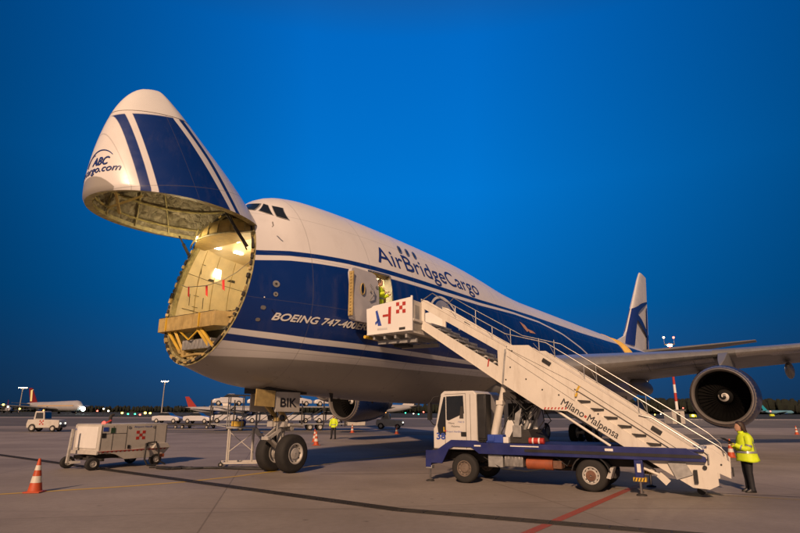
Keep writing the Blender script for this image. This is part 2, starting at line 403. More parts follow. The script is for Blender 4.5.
# ---- hull shell with doorway and side cargo door openings
phs=[-90,-84,-78,-72,-66,-60,-54,-48,-42,-36,-30,-24,-18,-11.5,-6,0,6,12,18.4,24,30,36,42,46,50,55,60,65,70,75,80,85]
phs=phs+[180-p for p in phs if p>-90][::-1]; phs=phs[:len(phs)]
phs=[-90,-84,-78,-72,-66,-60,-54,-48,-42,-36,-30,-24,-18,-11.5,-6,0,6,12,18.4,24,30,36,42,46,50,55,60,65,70,75,80,85,90]
phs=phs+[180-p for p in phs[1:-1]][::-1]
xs=[4.2,4.5,4.8,5.1,5.4,5.7,6,6.3,6.6,7,7.4,7.8,8.3,8.7,9.1,9.5,9.86,10.3,11,12,13,14,15,16,17,18,19,20,21,22,23,24,25,26,28,30,32,34,36,38,40,42,43.4,45,46.6,48,50,52,54,56,58,60,62,64,66,68,70]
def in_open(xm,pm):
    if 8.7<xm<9.86 and -11.5<pm<18.4: return True
    if 43.4<xm<46.6 and -11.5<pm<70: return True
    return False
def shell(off,x0=0,x1=99):
    m=MB(); X=[x for x in xs if x0<=x<=x1]; n=len(phs); idx={}
    for i,x in enumerate(X):
        for k,p in enumerate(phs):
            P=S(x,radians(p),off); idx[i,k]=m.addv([P]); m.uv[idx[i,k]]=(P[0],P[2])
    for i in range(len(X)-1):
        for k in range(n):
            a,b=phs[k],phs[(k+1)%n]
            if b<a: b+=360
            if in_open((X[i]+X[i+1])/2,(a+b)/2): continue
            m.face([idx[i,k],idx[i,(k+1)%n],idx[i+1,(k+1)%n],idx[i+1,k]])
    return m,X
m,_=shell(0)
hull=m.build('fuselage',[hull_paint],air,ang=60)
tail=MB(); tail.lathe([(0,.42),(.5,.36),(.9,.22),(1.0,.05)],(69.98,0,7.87),'x',20,caps=True); tail.build('tail_cone',M['clean_white'],hull)
m,_=shell(.17,4.2,20); m.face([len(m.v)-len(phs)+k for k in range(len(phs))])
lin=m.build('cabin_lining',M['cream'],air,fix=False)
# closing frame between the two shells round the nose opening
m=MB(); n=len(phs)
for k in range(n):
    a,b=radians(phs[k]),radians(phs[(k+1)%n])
    m.quad(S(4.2,a,-.005),S(4.2,b,-.005),S(4.2,b,.19),S(4.2,a,.19)); m.quad(S(4.2,a,.19),S(4.2,b,.19),S(4.42,b,.19),S(4.42,a,.19))
rimf=m.build('nose_opening_frame',M['rimgreen'],air)
m=MB(); m2=MB(); rnd=random.Random(3)
for k in range(84):
    ph=2*pi*k/84+rnd.uniform(-.01,.01); o0=rnd.uniform(.02,.07)
    P=Vector(S(4.2,ph,.09)); h=rnd.uniform(.03,.09); w=rnd.uniform(.04,.10)
    T=(Vector(S(4.2,ph+.02,.09))-P).normalized()
    (m if k%3 else m2).bar(P-T*w+Vector((-.05,0,0)),P+T*w+Vector((-.05,0,0)),h,h)
m.each('latch_fitting',M['dark'],rimf); m2.each('latch_hook',M['chromate'],rimf)
for side in (0,):
    m=MB()
    for k in range(0,n):
        a,b=phs[k],phs[(k+1)%n]
        if -75<a<18.4: m.tube([S(4.30,radians(a),.22),S(4.30,radians(b),.22)],.03,6)
    m.build('door_seal',M['black'],rimf)
# doorway jamb (port passenger door) and its open door
def jamb(x0,x1,p0,p1,dep,name,mt,parent,col=None):
    m=MB(); X=[x for x in xs if x0<=x<=x1]; Pp=[p for p in phs if p0<=p<=p1]
    for p in (p0,p1):
        for a,b in zip(X,X[1:]): m.quad(S(a,radians(p)),S(b,radians(p)),S(b,radians(p),dep),S(a,radians(p),dep))
    for x in (x0,x1):
        for a,b in zip(Pp,Pp[1:]): m.quad(S(x,radians(a)),S(x,radians(b)),S(x,radians(b),dep),S(x,radians(a),dep))
    # raised surround
    def ed(pa,pb):
        m.bar(pa,pb,.05,.05)
    for p in (p0,p1):
        for a,b in zip(X,X[1:]): ed(S(a,radians(p),-.01),S(b,radians(p),-.01))
    for x in (x0,x1):
        for a,b in zip(Pp,Pp[1:]): ed(S(x,radians(a),-.01),S(x,radians(b),-.01))
    return m.build(name,mt,parent)
jamb(8.7,9.86,-11.5,18.4,.3,'doorway_frame',M['steel'],air)
gold=mat('cargo_door_primer',(.62,.40,.10),.4,var=.1,metal=.1)
jamb(43.4,46.6,-11.5,70,.45,'side_cargo_doorway_frame',gold,air)
m=MB()
pts=[]
for p in (-11.5,-6,0,6,12,18.4,24,30,36,42,46,50,55,60,65,70): pts.append(S(46.55,radians(p),.02))
ins=[S(46.55,radians(p),1.1) for p in (-11.5,-6,0,6,12,18.4,24,30,36,42,46,50,55,60,65,70)]
for i in range(len(pts)-1): m.quad(pts[i],pts[i+1],ins[i+1],ins[i])
m.build('cargo_door_jamb',gold,air,fix=False)
m=MB(); m.box(42.8,47.2,-2.6,2.6,4.7,4.85); m.box(47.0,47.2,-2.2,2.2,4.85,7.6); m.build('aft_cargo_bay',M['cream'],air)
# the side cargo door, swung up over the crown
m=MB()
for i,xx in enumerate((43.45,46.55)): pass
ra=[];rb=[]
H0=Vector(S(45,radians(50),0))
for p in range(50,-12,-5):
    for xx,l in ((43.45,ra),(46.55,rb)):
        P=Vector(S(xx,radians(p),0))-Vector((0,H0.y,H0.z)); Q=Matrix.Rotation(radians(-118),4,'X')@Vector((0,P.y,P.z)); l.append(Vector((xx,H0.y+Q.y,H0.z+Q.z)))
CARGO_DOOR=(ra,rb)
# passenger door panel standing open, parallel to the hull
def door_panel():
    m=MB(); x0,x1,z0,z1=7.42,8.86,4.87,6.66
    def q(x,z,o): 
        yy=3.17+ (halfw(9.1,z)-halfw(9.1,5.6)) ; return (x,-(yy+o),z)
    nx,nz=6,8; pos=[(x0+(x1-x0)*i/nx) for i in range(nx+1)]; zz=[z0+(z1-z0)*j/nz for j in range(nz+1)]
    for o in (0,.14):
        base={}
        for i,x in enumerate(pos):
            for j,z in enumerate(zz):
                cx=x; cz=z
                if i in (0,nx) and j in (0,nz): cx+=(.09 if i==0 else -.09); cz+=(.05 if j==0 else -.05)
                base[i,j]=m.addv([q(cx,cz,o)])
        for i in range(nx):
            for j in range(nz): m.face([base[i,j],base[i+1,j],base[i+1,j+1],base[i,j+1]])
        if o==0: B0=base
    per=[(i,0) for i in range(nx)]+[(nx,j) for j in range(nz)]+[(i,nz) for i in range(nx,0,-1)]+[(0,j) for j in range(nz,0,-1)]
    for a,b in zip(per,per[1:]+per[:1]): m.face([B0[a],B0[b],base[b],base[a]])
    d=m.build('door',mat('door_inner_grey',(.48,.47,.48),.5,var=.06),air,ang=50)
    m=MB()
    m.box(7.415,7.46,-3.33,-3.15,5.0,6.48)
    for j in range(14): m.box(7.39,7.42,-3.28,-3.22,5.02+j*.105,5.06+j*.105)
    m.build('door_edge_latches',M['chromate'],d)
    m=MB(); P=[]
    for k in range(20): P.append((7.92+.10*cos(2*pi*k/20),-3.335,5.95+.19*sin(2*pi*k/20)))
    m.poly(P); w=m.build('door_window',M['glass'],d)
    m=MB(); m.tube([P[k%20] for k in range(21)],.02,6); m.build('window_surround',M['chromate'],d)
    m=MB(); m.tube([(8.33,-3.32,6.2),(8.40,-3.41,6.0),(8.38,-3.41,5.8),(8.30,-3.34,5.6)],.022,8); m.tube([(8.33,-3.32,5.95),(8.41,-3.41,5.93)],.03,8); m.build('door_handle',M['steel'],d)
    m=MB(); m.cyl((8.72,-3.30,6.15),(8.80,-3.05,6.15),.05); m.build('door_hinge_arm',M['steel'],d)
door_panel()
# main deck floor, ceiling, walls in front
def plate(z0,z1,x0,x1,inset,name,mt,dx=.35):
    m=MB(); r=[]
    n=int((x1-x0)/dx)
    for i in range(n+1):
        x=x0+(x1-x0)*i/n; w_=max(.3,min(halfw(x,z0),halfw(x,z1))-inset); r.append((x,w_))
    R=[[(x,-w_,z0),(x,w_,z0),(x,w_,z1),(x,-w_,z1)] for x,w_ in r]; m.loft(R); return m.build(name,mt,air)
fl=plate(4.70,4.84,4.18,19.8,.10,'main_deck_floor',M['chromate'])
cl=plate(7.50,7.56,4.9,19.8,.12,'cabin_ceiling',M['cream'])
# curved bulkhead over the ceiling, bulging forward under the hinge line
m=MB(); R=[]
for z,bk,sh in ((7.40,.02,.0),(7.44,0,0),(7.62,.0,.0),(7.80,.08,.0),(7.98,.25,0),(8.12,.55,0)):
    r=[]
    for i in range(17):
        t=-1+2*i/16; w_=halfw(4.72,z)-.10; r.append((4.12+bk+.55*t*t,w_*t,z))
    r+= [(5.1,w_,z),(5.1,-w_,z)]
    R.append(r)
m.loft(R); bh=m.build('nose_bulkhead',M['chromate'],air,ang=50)
for k in range(-3,4):
    m=MB(); t=k/3.6; m.bar((4.10+.55*t*t,1.62*t,7.46),(4.16+.55*t*t,1.5*t,7.9),.03,.03); m.build('bulkhead_rib',M['rimgreen'],bh)
m=MB(); m.tube([(4.08+.55*t*t,1.64*t,7.41) for t in [-1+.125*i for i in range(17)]],.03,6); m.build('bulkhead_lip',M['rimgreen'],bh)
# lights
# frames and liner seams along the cargo lining
for xx in (5.3,6.1,7.0,8.0,9.2,10.6):
    for sg_ in (-1,1):
        m=MB(); m.tube([(xx,sg_*(halfw(xx,z)-.19),z) for z in (4.86,5.3,5.8,6.3,6.8,7.2,7.48)],.010,5); m.build('liner_frame',M['chromate'],lin)
m=MB()
for z in (5.35,6.55): m.tube([(xx,halfw(xx,z)-.185,z) for xx in (4.7,5.2,5.8,6.5,7.3,8.2,9.2,10.5)],.008,4)
m.each('liner_seam',M['dark'],lin)
lampm=emit('cabin_lamp',(1,.82,.52),14)
for i,(x,y,lx,ly) in enumerate([(5.05,-.15,.34,.13),(6.1,.95,.34,.13),(5.25,1.05,.3,.12),(8.5,.2,.5,.14),(9.6,-1.3,.5,.14)]):
    m=MB(); m.box(x-lx/2,x+lx/2,y-ly/2,y+ly/2,7.44,7.48); m.build('ceiling_lamp',lampm,cl)
m=MB(); m.box(4.30,4.36,.62,.92,7.44,7.60); m.build('nose_lamp',lampm,bh)
yw=halfw(6.2,6.9)-.20; m=MB(); m.bar((6.02,halfw(6.02,6.9)-.21,6.9),(6.36,halfw(6.36,6.9)-.21,6.9),.02,.34); m.build('wall_lamp',lampm,lin)
def lamp(name,loc,power,col=(1,.76,.40),size=.15,parent=air):
    l=bpy.data.lights.new(name,'POINT'); l.energy=power; l.color=col; l.shadow_soft_size=size
    o=bpy.data.objects.new(name,l); C.objects.link(o); o.location=loc; o.parent=parent; return o
lamp('cabin_light',(5.9,.2,6.9),62); lamp('cabin_light',(9,.2,7.0),95); lamp('cabin_light',(13,0,7.0),80)
lamp('nose_bay_light',(3.6,.6,7.15),85); lamp('aft_bay_light',(45,-1.2,7.0),45)
lamp('under_sill_light',(5.2,0,4.4),18)
# nose sill: boxed beam projecting forward of the joint, with its struts and equipment below
m=MB()
def hexbeam(x_f,x_b,ya,yb,z0,z1):
    i=m.addv([(x_f,ya,z0),(x_f,yb,z0),(x_b,yb+.35,z0),(x_b,ya-.35,z0),(x_f,ya,z1),(x_f,yb,z1),(x_b,yb+.35,z1),(x_b,ya-.35,z1)])
    for q in ((0,3,2,1),(4,5,6,7),(0,1,5,4),(1,2,6,5),(2,3,7,6),(3,0,4,7)): m.face([i+k for k in q])
hexbeam(3.86,4.55,-1.07,1.80,4.42,4.86)
for y in (-.9,-.45,0,.5,1,1.5): m.box(3.845,3.86,y-.015,y+.015,4.44,4.84)
sill=m.build('nose_sill',M['chromate'],air,bevel=.02)
m=MB()
for y in (-1.4,-1.1,-.8,-.1,.6,1.3): m.box(4.3,4.55,y-.10,y+.10,4.86,4.91)
m.box(3.86,4.3,-1.0,1.75,4.862,4.875); m.build('sill_rollers',M['dark'],sill)
m=MB()
for y0,y1 in ((1.39,.85),(1.05,.75),(-.26,-.9),(-.10,-.70)):
    m.bar((4.0,y0,4.42),(4.25,y1,3.62),.08,.08)
m.bar((4.0,.8,4.4),(4.0,.3,4.1),.04,.04); m.bar((4.0,-.2,4.4),(4.0,.3,4.1),.04,.04)
for y in (1.35,-.35): m.bar((3.84,y,4.44),(3.84,y,4.86),.04,.04)
m.build('sill_struts',M['yellow'],sill)
m=MB(); m.box(4.12,4.9,-.62,.80,3.82,4.12)
for k in range(8): m.box(4.10,4.12,-.56+k*.18,-.53+k*.18,3.84,4.10)
m.build('equipment_box',M['galv'],air,bevel=.01)
m=MB()
for k in range(14):
    y=-1.1+k*.17; z=3.46+y*y*.25+.06*rnd.random(); m.box(4.10+.1*rnd.random(),4.5,y-.07,y+.07,z,z+.1+.15*rnd.random())
m.tube([(4.2,-1.15,3.95),(4.15,-.7,3.62),(4.1,0,3.66),(4.15,.7,3.62),(4.2,1.15,3.95)],.04,8)
m.tube([(4.3,-1.3,4.2),(4.2,-.95,3.95),(4.2,-.5,4.0)],.03,8)
m.build('bay_equipment',M['chromate'],air)
m=MB(); ring=[Vector(S(5.2,radians(p),.17)) for p in phs]; ring=[Vector((5.2,r.y,min(r.z,4.7))) for r in ring]; m.poly(ring); m.build('lower_bay_bulkhead',M['dark'],air)
# safety rope with red streamers across the opening
m=MB(); P=[Vector((4.45,1.78,6.12)),Vector((4.38,1.27,5.94)),Vector((4.36,.2,5.85)),Vector((4.37,-.62,5.91)),Vector((4.42,-1.22,6.11)),Vector((4.5,-1.70,6.4))]
m.tube(P,.012,6); rope=m.build('safety_rope',M['steel'],air)
redt=mat('red_streamer',(.65,.03,.03),.6)
for y,z,wd in ((1.12,5.93,.08),(.16,5.84,.11),(-.66,5.93,.13)):
    m=MB(); m.poly([(4.36,y-wd/2,z),(4.36,y+wd/2,z),(4.38,y+wd/2-.03,z-.34),(4.34,y-.02,z-.30),(4.38,y-wd/2-.02,z-.36)]); m.build('red_streamer',redt,rope,smooth=False)
# small wall details on the starboard lining
m=MB()
for (x,z,a,b) in ((5.3,7.0,.3,.02),(5.3,6.8,.02,.3),(5.9,6.6,.35,.08),(7.0,6.8,.4,.1),(5.2,5.9,.5,.015),(5.2,5.5,.5,.015),(5.0,5.7,.015,.4),(5.7,5.7,.015,.4),(6.6,5.6,.3,.02),(8,6.2,.3,.2)):
    yy=halfw(x,z)-.20; m.bar((x-a/2,yy-.01,z),(x+a/2,halfw(x+a/2,z)-.21,z),.01,b)
m.build('wall_markings',M['dark'],lin)
m=MB(); m.bar((6.0,halfw(6,5.2)-.22,5.2),(6.25,halfw(6.25,5.2)-.22,5.2),.06,.35); m.build('wall_box',M['yellow'],lin)

# ---- nose door (shape fitted to the visor, rotated up on its hinge)
NP=dict(k=.9093,hx=4.8368,hz=7.5934,ph=radians(76.6),ws=.5445,tz=.6337,hu=.2723,hl=1.1751,e1=1.4554,e2=1.365,e3=.4)
def nosept(f,ph,off=0,closed=False):
    z=5.
    for _ in range(6):
        x=f*rimx(z); y,z=sect(x,ph,0)
    zm=interp(ZM,x); g=max(0,1-f)
    y*=1-(1-NP['ws'])*g**NP['e1']
    z=zm+(z-zm)*((1-(1-NP['hu'])*g**NP['e2']) if z>zm else (1-(1-NP['hl'])*g**NP['e3']))
    r=rimx(z); x=r*(1-g*NP['k']); z+=NP['tz']*g
    if off:
        cz=5.3; L=sqrt(y*y+(z-cz)**2)+1e-6; sc=max(0,(L-off)/L); y*=sc; z=cz+(z-cz)*sc; x+=off*.9*(1-f)
    if closed: return (x,-y,z)
    return rotn((x,-y,z))
def rotn(p):
    x,y,z=p; dx,dz=x-NP['hx'],z-NP['hz']; c_,s_=cos(NP['ph']),sin(NP['ph'])
    return (NP['hx']+dx*c_+dz*s_, y, NP['hz']-dx*s_+dz*c_)
fs=[.0008,.004,.012,.025,.045,.07,.1,.135,.17,.21,.25,.285]
def nshell(fl,off=0,np_=72,cap=False):
    m=MB(); idx={}
    for i,f in enumerate(fl):
        for k in range(np_):
            ph=2*pi*k/np_-pi/2; idx[i,k]=m.addv([nosept(f,ph,off)]); c_=nosept(f,ph,0,True); m.uv[idx[i,k]]=(c_[0],c_[2])
    for i in range(len(fl)-1):
        for k in range(np_): m.face([idx[i,k],idx[i,(k+1)%np_],idx[i+1,(k+1)%np_],idx[i+1,k]])
    if cap: m.face([idx[0,k] for k in range(np_)])
    return m
fb=[.287+.713*i/30 for i in range(31)]
nd=nshell(fb).build('nose_door',[nose_paint],air,ang=60)
nshell(fs,0,cap=True).build('radome',M['clean_white'],nd,ang=60)
m=MB(); m.loft([[nosept(f,2*pi*k/72-pi/2,o) for k in range(72)] for f,o in ((.2845,.0),(.2845,-.006),(.289,-.006),(.289,0))],caps=False); m.build('radome_joint',mat('joint_grey',(.25,.22,.2),.5),nd)
# quilted lining inside
qm,qnt,qb=nodes('quilted_insulation'); tc=N(qnt,'ShaderNodeTexCoord').outputs['Object']
v=N(qnt,'ShaderNodeTexVoronoi'); v.inputs['Scale'].default_value=3.2; qnt.links.new(tc,v.inputs['Vector'])
bn=N(qnt,'ShaderNodeBump'); bn.inputs['Strength'].default_value=1; bn.inputs['Distance'].default_value=.25
v2=N(qnt,'ShaderNodeTexVoronoi',feature='DISTANCE_TO_EDGE'); v2.inputs['Scale'].default_value=4.5; qnt.links.new(tc,v2.inputs['Vector'])
qnt.links.new(mth(qnt,'ADD',mth(qnt,'MULTIPLY',v2.outputs['Distance'],1.6),mth(qnt,'MULTIPLY',noise(qnt,11,7,tc,.75),.9)),bn.inputs['Height']); qnt.links.new(bn.outputs[0],qb.inputs['Normal'])
qnt.links.new(mixc(qnt,maprange(qnt,noise(qnt,3.2,7,tc,.7),.35,.65),(.28,.245,.17),(.78,.71,.56)),qb.inputs['Base Color']); qb.inputs['Roughness'].default_value=.34; qb.inputs['Metallic'].default_value=.2
fi=[.30,.34,.4,.46,.52,.58,.64,.7,.76,.82,.88,.94,.985]
m=nshell(fi,.16,cap=True); m.uv={}; m.build('nose_lining',qm,nd,fix=False,ang=60)
m=MB()
for k in range(72):
    a,b=2*pi*k/72-pi/2,2*pi*(k+1)/72-pi/2
    m.quad(nosept(1,a,-.004),nosept(1,b,-.004),nosept(1,b,.2),nosept(1,a,.2)); m.quad(nosept(1,a,.2),nosept(1,b,.2),nosept(.97,b,.2),nosept(.97,a,.2))
m.build('nose_door_frame',M['rimgreen'],nd)
m=MB()
for f in (.93,.80,.66,.5):
    P=[nosept(f,radians(a),.24) for a in range(0,361,10)]; m.tube(P,.035,5)
for a in (-60,-30,0,25,155,180,210,240,270,90):
    P=[nosept(f,radians(a),.22) for f in (.99,.9,.8,.7,.6,.5,.4)]; m.tube(P,.03,5)
m.build('nose_stringers',M['rimgreen'],nd)
# diagonal braces and a fore-aft beam inside
m=MB()
for a,b in (((.95,200),(.6,265)),((.95,-20),(.6,-85)),((.95,215),(.75,180)),((.9,250),(.5,230))):
    m.bar(nosept(a[0],radians(a[1]),.35),nosept(b[0],radians(b[1]),.35),.07,.07)
m.build('nose_braces',M['chromate'],nd)
# actuators between hull and nose door
for A,B in (((3.60,-1.5,7.75),(4.50,-1.50,6.9)),((4.1,1.55,7.68),(4.62,1.68,7.15))):
    A=Vector(A);B=Vector(B); m=MB(); m.cyl(A,B,.028,8); ac=m.build('nose_door_actuator',M['dark'],air)
    m=MB(); m.cyl(A.lerp(B,.4),B,.05,8); m.build('actuator_sleeve',M['dark'],ac)
m=MB(); m.cyl((3.75,-1.52,7.7),(4.62,-1.35,6.85),.022,8); m.build('nose_door_actuator',M['dark'],air)

# ---- decals: lettering laid on the hull
def text_mb(txt,size,extr=0,shear=0,weight=0.0,sp=1.0,grid=.15):
    cu=bpy.data.curves.new('t','FONT'); cu.body=txt; cu.size=size; cu.shear=shear; cu.offset=0; cu.space_character=sp
    o=bpy.data.objects.new('t',cu); C.objects.link(o); bpy.context.view_layer.update()
    me=bpy.data.meshes.new_from_object(o); bpy.data.objects.remove(o)
    bm=bmesh.new(); bm.from_mesh(me); bpy.data.meshes.remove(me)
    if grid:
        xs_=[v.co.x for v in bm.verts]; ys_=[v.co.y for v in bm.verts]
        x=min(xs_)
        while x<max(xs_): bmesh.ops.bisect_plane(bm,geom=bm.verts[:]+bm.edges[:]+bm.faces[:],plane_co=(x,0,0),plane_no=(1,0,0)); x+=grid
        y=min(ys_)
        while y<max(ys_): bmesh.ops.bisect_plane(bm,geom=bm.verts[:]+bm.edges[:]+bm.faces[:],plane_co=(0,y,0),plane_no=(0,1,0)); y+=grid
    V=[(v.co.x,v.co.y) for v in bm.verts]; bm.verts.index_update(); F=[[v.index for v in f.verts] for f in bm.faces]; bm.free()
    return V,F
def decal(name,txt,size,fn,m_,parent,width=None,**k):
    bold=k.pop('weight',0)
    V,F=text_mb(txt,size,**k)
    if width:
        w_=max(v[0] for v in V)-min(v[0] for v in V); x0=min(v[0] for v in V); V=[((v[0]-x0)*width/w_,v[1]) for v in V]
    m=MB(); P0=[Vector(fn(x,y)) for x,y in V]
    if not F: return None
    f0=F[0]; nrm=(P0[f0[1]]-P0[f0[0]]).cross(P0[f0[2]]-P0[f0[0]]).normalized()
    if nrm.y>0 and not (parent and parent.name.startswith('nose')): nrm=-nrm if abs(nrm.y)>.3 else nrm
    shifts=[(0,0)]+([(bold*.9,0),(0,bold*.7),(-bold*.9,0),(0,-bold*.7)] if bold else [])
    mx_,my_=V[len(V)//2]; pm=Vector(fn(mx_,my_))
    for i,(dx,dy) in enumerate(shifts):
        sv=Vector(fn(mx_+dx,my_+dy))-pm+nrm*(.0012*i)
        b0=m.addv([p+sv for p in P0])
        for f in F: m.face([b0+q for q in f])
    return m.build(name,m_,parent,smooth=False,fix=False)
tx=text_mb('AirBridgeCargo',1,grid=0)
decal('airline_name','AirBridgeCargo',1.02,lambda x,y: surf(9.42+x,7.30+y*.98+.010*x,.012),M['navy'],hull,width=7.9,weight=.006)
decal('type_name','BOEING 747-400ERF',.30,lambda x,y: surf(5.12+x,4.66+y+.008*x,.012),M['whitetxt'],hull,width=3.75,shear=.35,weight=.014)
decal('type_name','BOEING 747-400ERF',.30,lambda x,y: surf(8.8-x,4.555+y,.012,1),M['whitetxt'],hull,width=4.1,shear=.35,weight=.014)
decal('airline_name','AirBridgeCargo',1.02,lambda x,y: surf(17.3-x,7.27+y*.98,.012,1),M['navy'],hull,width=8.05,weight=.012)
# round emblem on the hull behind the stairs (white disc with blue arcs) 
def ringdecal(cx,cz,R,a0,a1,w0,w1,name,m_,off=.015,n=28,parent=hull,fn=None):
    m=MB(); fn=fn or (lambda x,z: surf(x,z,off)); P=[]
    for i in range(n+1):
        t=i/n; a=radians(a0+(a1-a0)*t); w_=(w0+(w1-w0)*t)/2
        P.append((fn(cx+(R-w_)*cos(a),cz+(R-w_)*sin(a)),fn(cx+(R+w_)*cos(a),cz+(R+w_)*sin(a))))
    for a,b in zip(P,P[1:]): m.quad(a[0],a[1],b[1],b[0])
    return m.build(name,m_,parent,smooth=False,fix=False)
ringdecal(13.3,5.35,1.22,0,180,.10,.10,'hull_emblem',M['whitetxt'])
ringdecal(13.3,5.6,.42,0,180,.84,.84,'hull_emblem',mat('pale_emblem',(.30,.32,.40),.4),off=.012)
ringdecal(13.5,5.1,.95,60,170,.04,.22,'hull_emblem_arc',M['navy'],off=.02)
ringdecal(14.1,5.0,.8,90,175,.05,.16,'hull_emblem_arc',M['navy'],off=.02)
# crew and deck windows, static ports
def winpatch(cx,cz,w,h,name,m_,off=.012,side=-1,parent=hull,sq=2.6,n=20,sh=0):
    m=MB(); P=[]
    for k in range(n):
        a=2*pi*k/n; c_,s_=cos(a),sin(a); P.append(surf(cx+w/2*math.copysign(abs(c_)**(2/sq),c_)+sh*h/2*s_,cz+h/2*math.copysign(abs(s_)**(2/sq),s_),off,side))
    m.poly(P); return m.build(name,m_,parent,smooth=False,fix=False)
for sd in (-1,1):
    for x in (11.35,11.88,12.41):
        a=winpatch(x,8.3,.27,.42,'deck_window',M['steel'],.012,sd,sh=.55); winpatch(x,8.3,.12,.24,'window_pane',M['glass'],.02,sd,parent=a,sh=.55)
for x,z,r in ((5.12,5.74,.22),(5.12,5.42,.15)): 
    a=winpatch(x,z,r,r*.95,'static_port',M['galv'],.014,-1,sq=2); winpatch(x,z,r*.35,r*.35,'port_hole',M['dark'],.02,-1,sq=2,parent=a)
winpatch(4.80,4.98,.16,.12,'probe_plate',M['steel'],.014,-1); winpatch(4.72,4.62,.14,.10,'probe_plate',M['steel'],.014,-1)
# cockpit windows: panes given by (half breadth, height) corners
def xof(y,z):
    lo,hi=2.,9.
    for _ in range(40):
        mid=(lo+hi)/2
        if halfw(mid,z)>=y: hi=mid
        else: lo=mid
    return hi
def pane(cs,sd,name,m_,off,parent,sh=0):
    cx=sum(c[0] for c in cs)/4; cz=sum(c[1] for c in cs)/4
    cs=[(c[0]+(cx-c[0])*sh,c[1]+(cz-c[1])*sh) for c in cs]
    n=6; m=MB(); g={}
    for i in range(n+1):
        for j in range(n+1):
            u,v_=i/n,j/n
            y=(cs[0][0]*(1-u)+cs[1][0]*u)*(1-v_)+(cs[3][0]*(1-u)+cs[2][0]*u)*v_; z=(cs[0][1]*(1-u)+cs[1][1]*u)*(1-v_)+(cs[3][1]*(1-u)+cs[2][1]*u)*v_
            x=xof(y,z); e=.02; nx_=-1; ny_=(xof(y+e,z)-xof(y-e,z))/(2*e) if y>e else 0; nz_=(xof(y,z+e)-xof(y,z-e))/(2*e)
            nn=Vector((-1,ny_,nz_)).normalized(); p=Vector((x,y,z))+nn*off
            g[i,j]=m.addv([(p.x,sd*p.y,p.z)])
    for i in range(n):
        for j in range(n): m.face([g[i,j],g[i+1,j],g[i+1,j+1],g[i,j+1]])
    return m.build(name,m_,parent,fix=False)
for sd in (-1,1):
    for cs in (((.05,8.93),(.70,8.83),(.90,8.41),(.05,8.50)),((.77,8.82),(.99,8.72),(1.44,8.21),(.98,8.40)),((1.09,8.70),(1.38,8.63),(1.79,8.09),(1.51,8.18))):
        a=pane(cs,sd,'cockpit_window',M['galv'],.012,hull); pane(cs,sd,'window_pane',M['glass'],.022,a,.12)
# small artwork, probes, antennas
m=MB(); 
for pts_ in ([(21.3,6.62),(21.9,6.5),(22.3,6.25),(22.0,6.15),(21.6,6.35)],[(22.0,6.35),(22.9,6.28),(23.2,6.18),(22.4,6.15)]): m.poly([surf(a,b,.015) for a,b in pts_])
m.build('side_artwork',mat('artwork_skin',(.6,.32,.2),.5),hull,smooth=False,fix=False)
m=MB(); m.prism([(7.0,9.46),(7.35,9.5),(7.3,9.62),(7.15,9.62)],-.02,.02); m.prism([(17,9.45),(17.5,9.43),(17.45,9.75),(17.3,9.75)],-.02,.02); m.build('antenna',M['clean_white'],hull)
m=MB(); m.tube([(5.0,-2.02,7.58),(4.9,-2.18,7.56),(4.75,-2.3,7.62)],.02,6); m.tube([(4.6,-2.35,5.2),(4.5,-2.45,5.2)],.02,6); m.build('pitot_probe',M['steel'],hull)

# ABC logo and web address on the nose door (laid out on the closed shape, near the keel)
def nearnose(x,s_):    # x along, s_ = signed arc position from keel (positive = port)
    # find f for closed x at keel
    lo,hi=.05,1.
    for _ in range(30):
        mid=(lo+hi)/2
        if nosept(mid,-pi/2,0,True)[0]<x: lo=mid
        else: hi=mid
    f=lo; W=interp(WW,x)*.9
    ph=-pi/2+s_/max(.5,W)
    p=Vector(nosept(f,ph)); q=Vector(nosept(f,ph,.05)); n=(p-q).normalized(); return tuple(p+n*.012)
# text runs from starboard to port across the keel, upright when the door is raised
decal('web_address','airbridgecargo.com',.26,lambda x,y: nearnose(3.30-y-.03*x,-1.26+x),M['navy'],nd,width=2.15,shear=.25,weight=.006,grid=.1)
decal('nose_lettering','ABC',.32,lambda x,y: nearnose(3.05-y,.06+x),M['navy'],nd,width=.52,shear=.3,weight=.010,grid=.1)
for R,a0,a1,w0,w1,cx,cz in ((.46,40,178,.02,.05,.38,.18),(.36,95,170,.02,.04,.22,.16)):
    ringdecal(cx,cz,R,a0,a1,w0,w1,'nose_logo',M['navy'],parent=nd,fn=lambda x,z: nearnose(3.25-z,x-.1))
# ================================================================ wings, engines, tail, gear
M['wingmetal']=mat('wing_grey',(.20,.20,.195),.36,metal=.15,var=.08,scale=.8,dirt=.25)
M['lip']=mat('bare_metal_lip',(.42,.39,.36),.38,metal=.65,var=.06)
M['cowl']=mat('cowl_blue',(.008,.022,.09),.3,var=.1,coat=.2)
M['fan']=mat('fan_blade',(.004,.0038,.0035),.85,var=.2,spec=.1)
M['duct']=mat('inlet_duct',(.010,.0095,.009),.85,var=.2,spec=.15)
def foil(xle,ch,y,z,tc,tw=0,n=14):
    P=[]
    for k in range(2*n):
        if k<=n: t=1-k/n; up=1
        else: t=(k-n)/n; up=-1
        t=t**1.6 if True else t
        th=tc*ch*5*(.2969*sqrt(t)-.126*t-.3516*t*t+.2843*t**3-.1015*t**4)
        zz=(th*1.05 if up>0 else -th*.75)+.012*ch*sin(pi*t)
        P.append((xle+t*ch,y,z+zz+tw*(t-.3)*ch))
    return P
def wing_sec(y):   # y from 0: LE x, TE x, z of LE, TE z
    xle=19.6+(y-3.3)*.93 if y<11.7 else 27.4+(y-11.7)*.86
    xte=33.8+(y-3.3)*.27 if y<11.7 else 36.1+(y-11.7)*.62
    zle=3.92+.125*(y-3.3); zte=3.75+.118*(y-3.3)
    return xle,xte,zle,zte
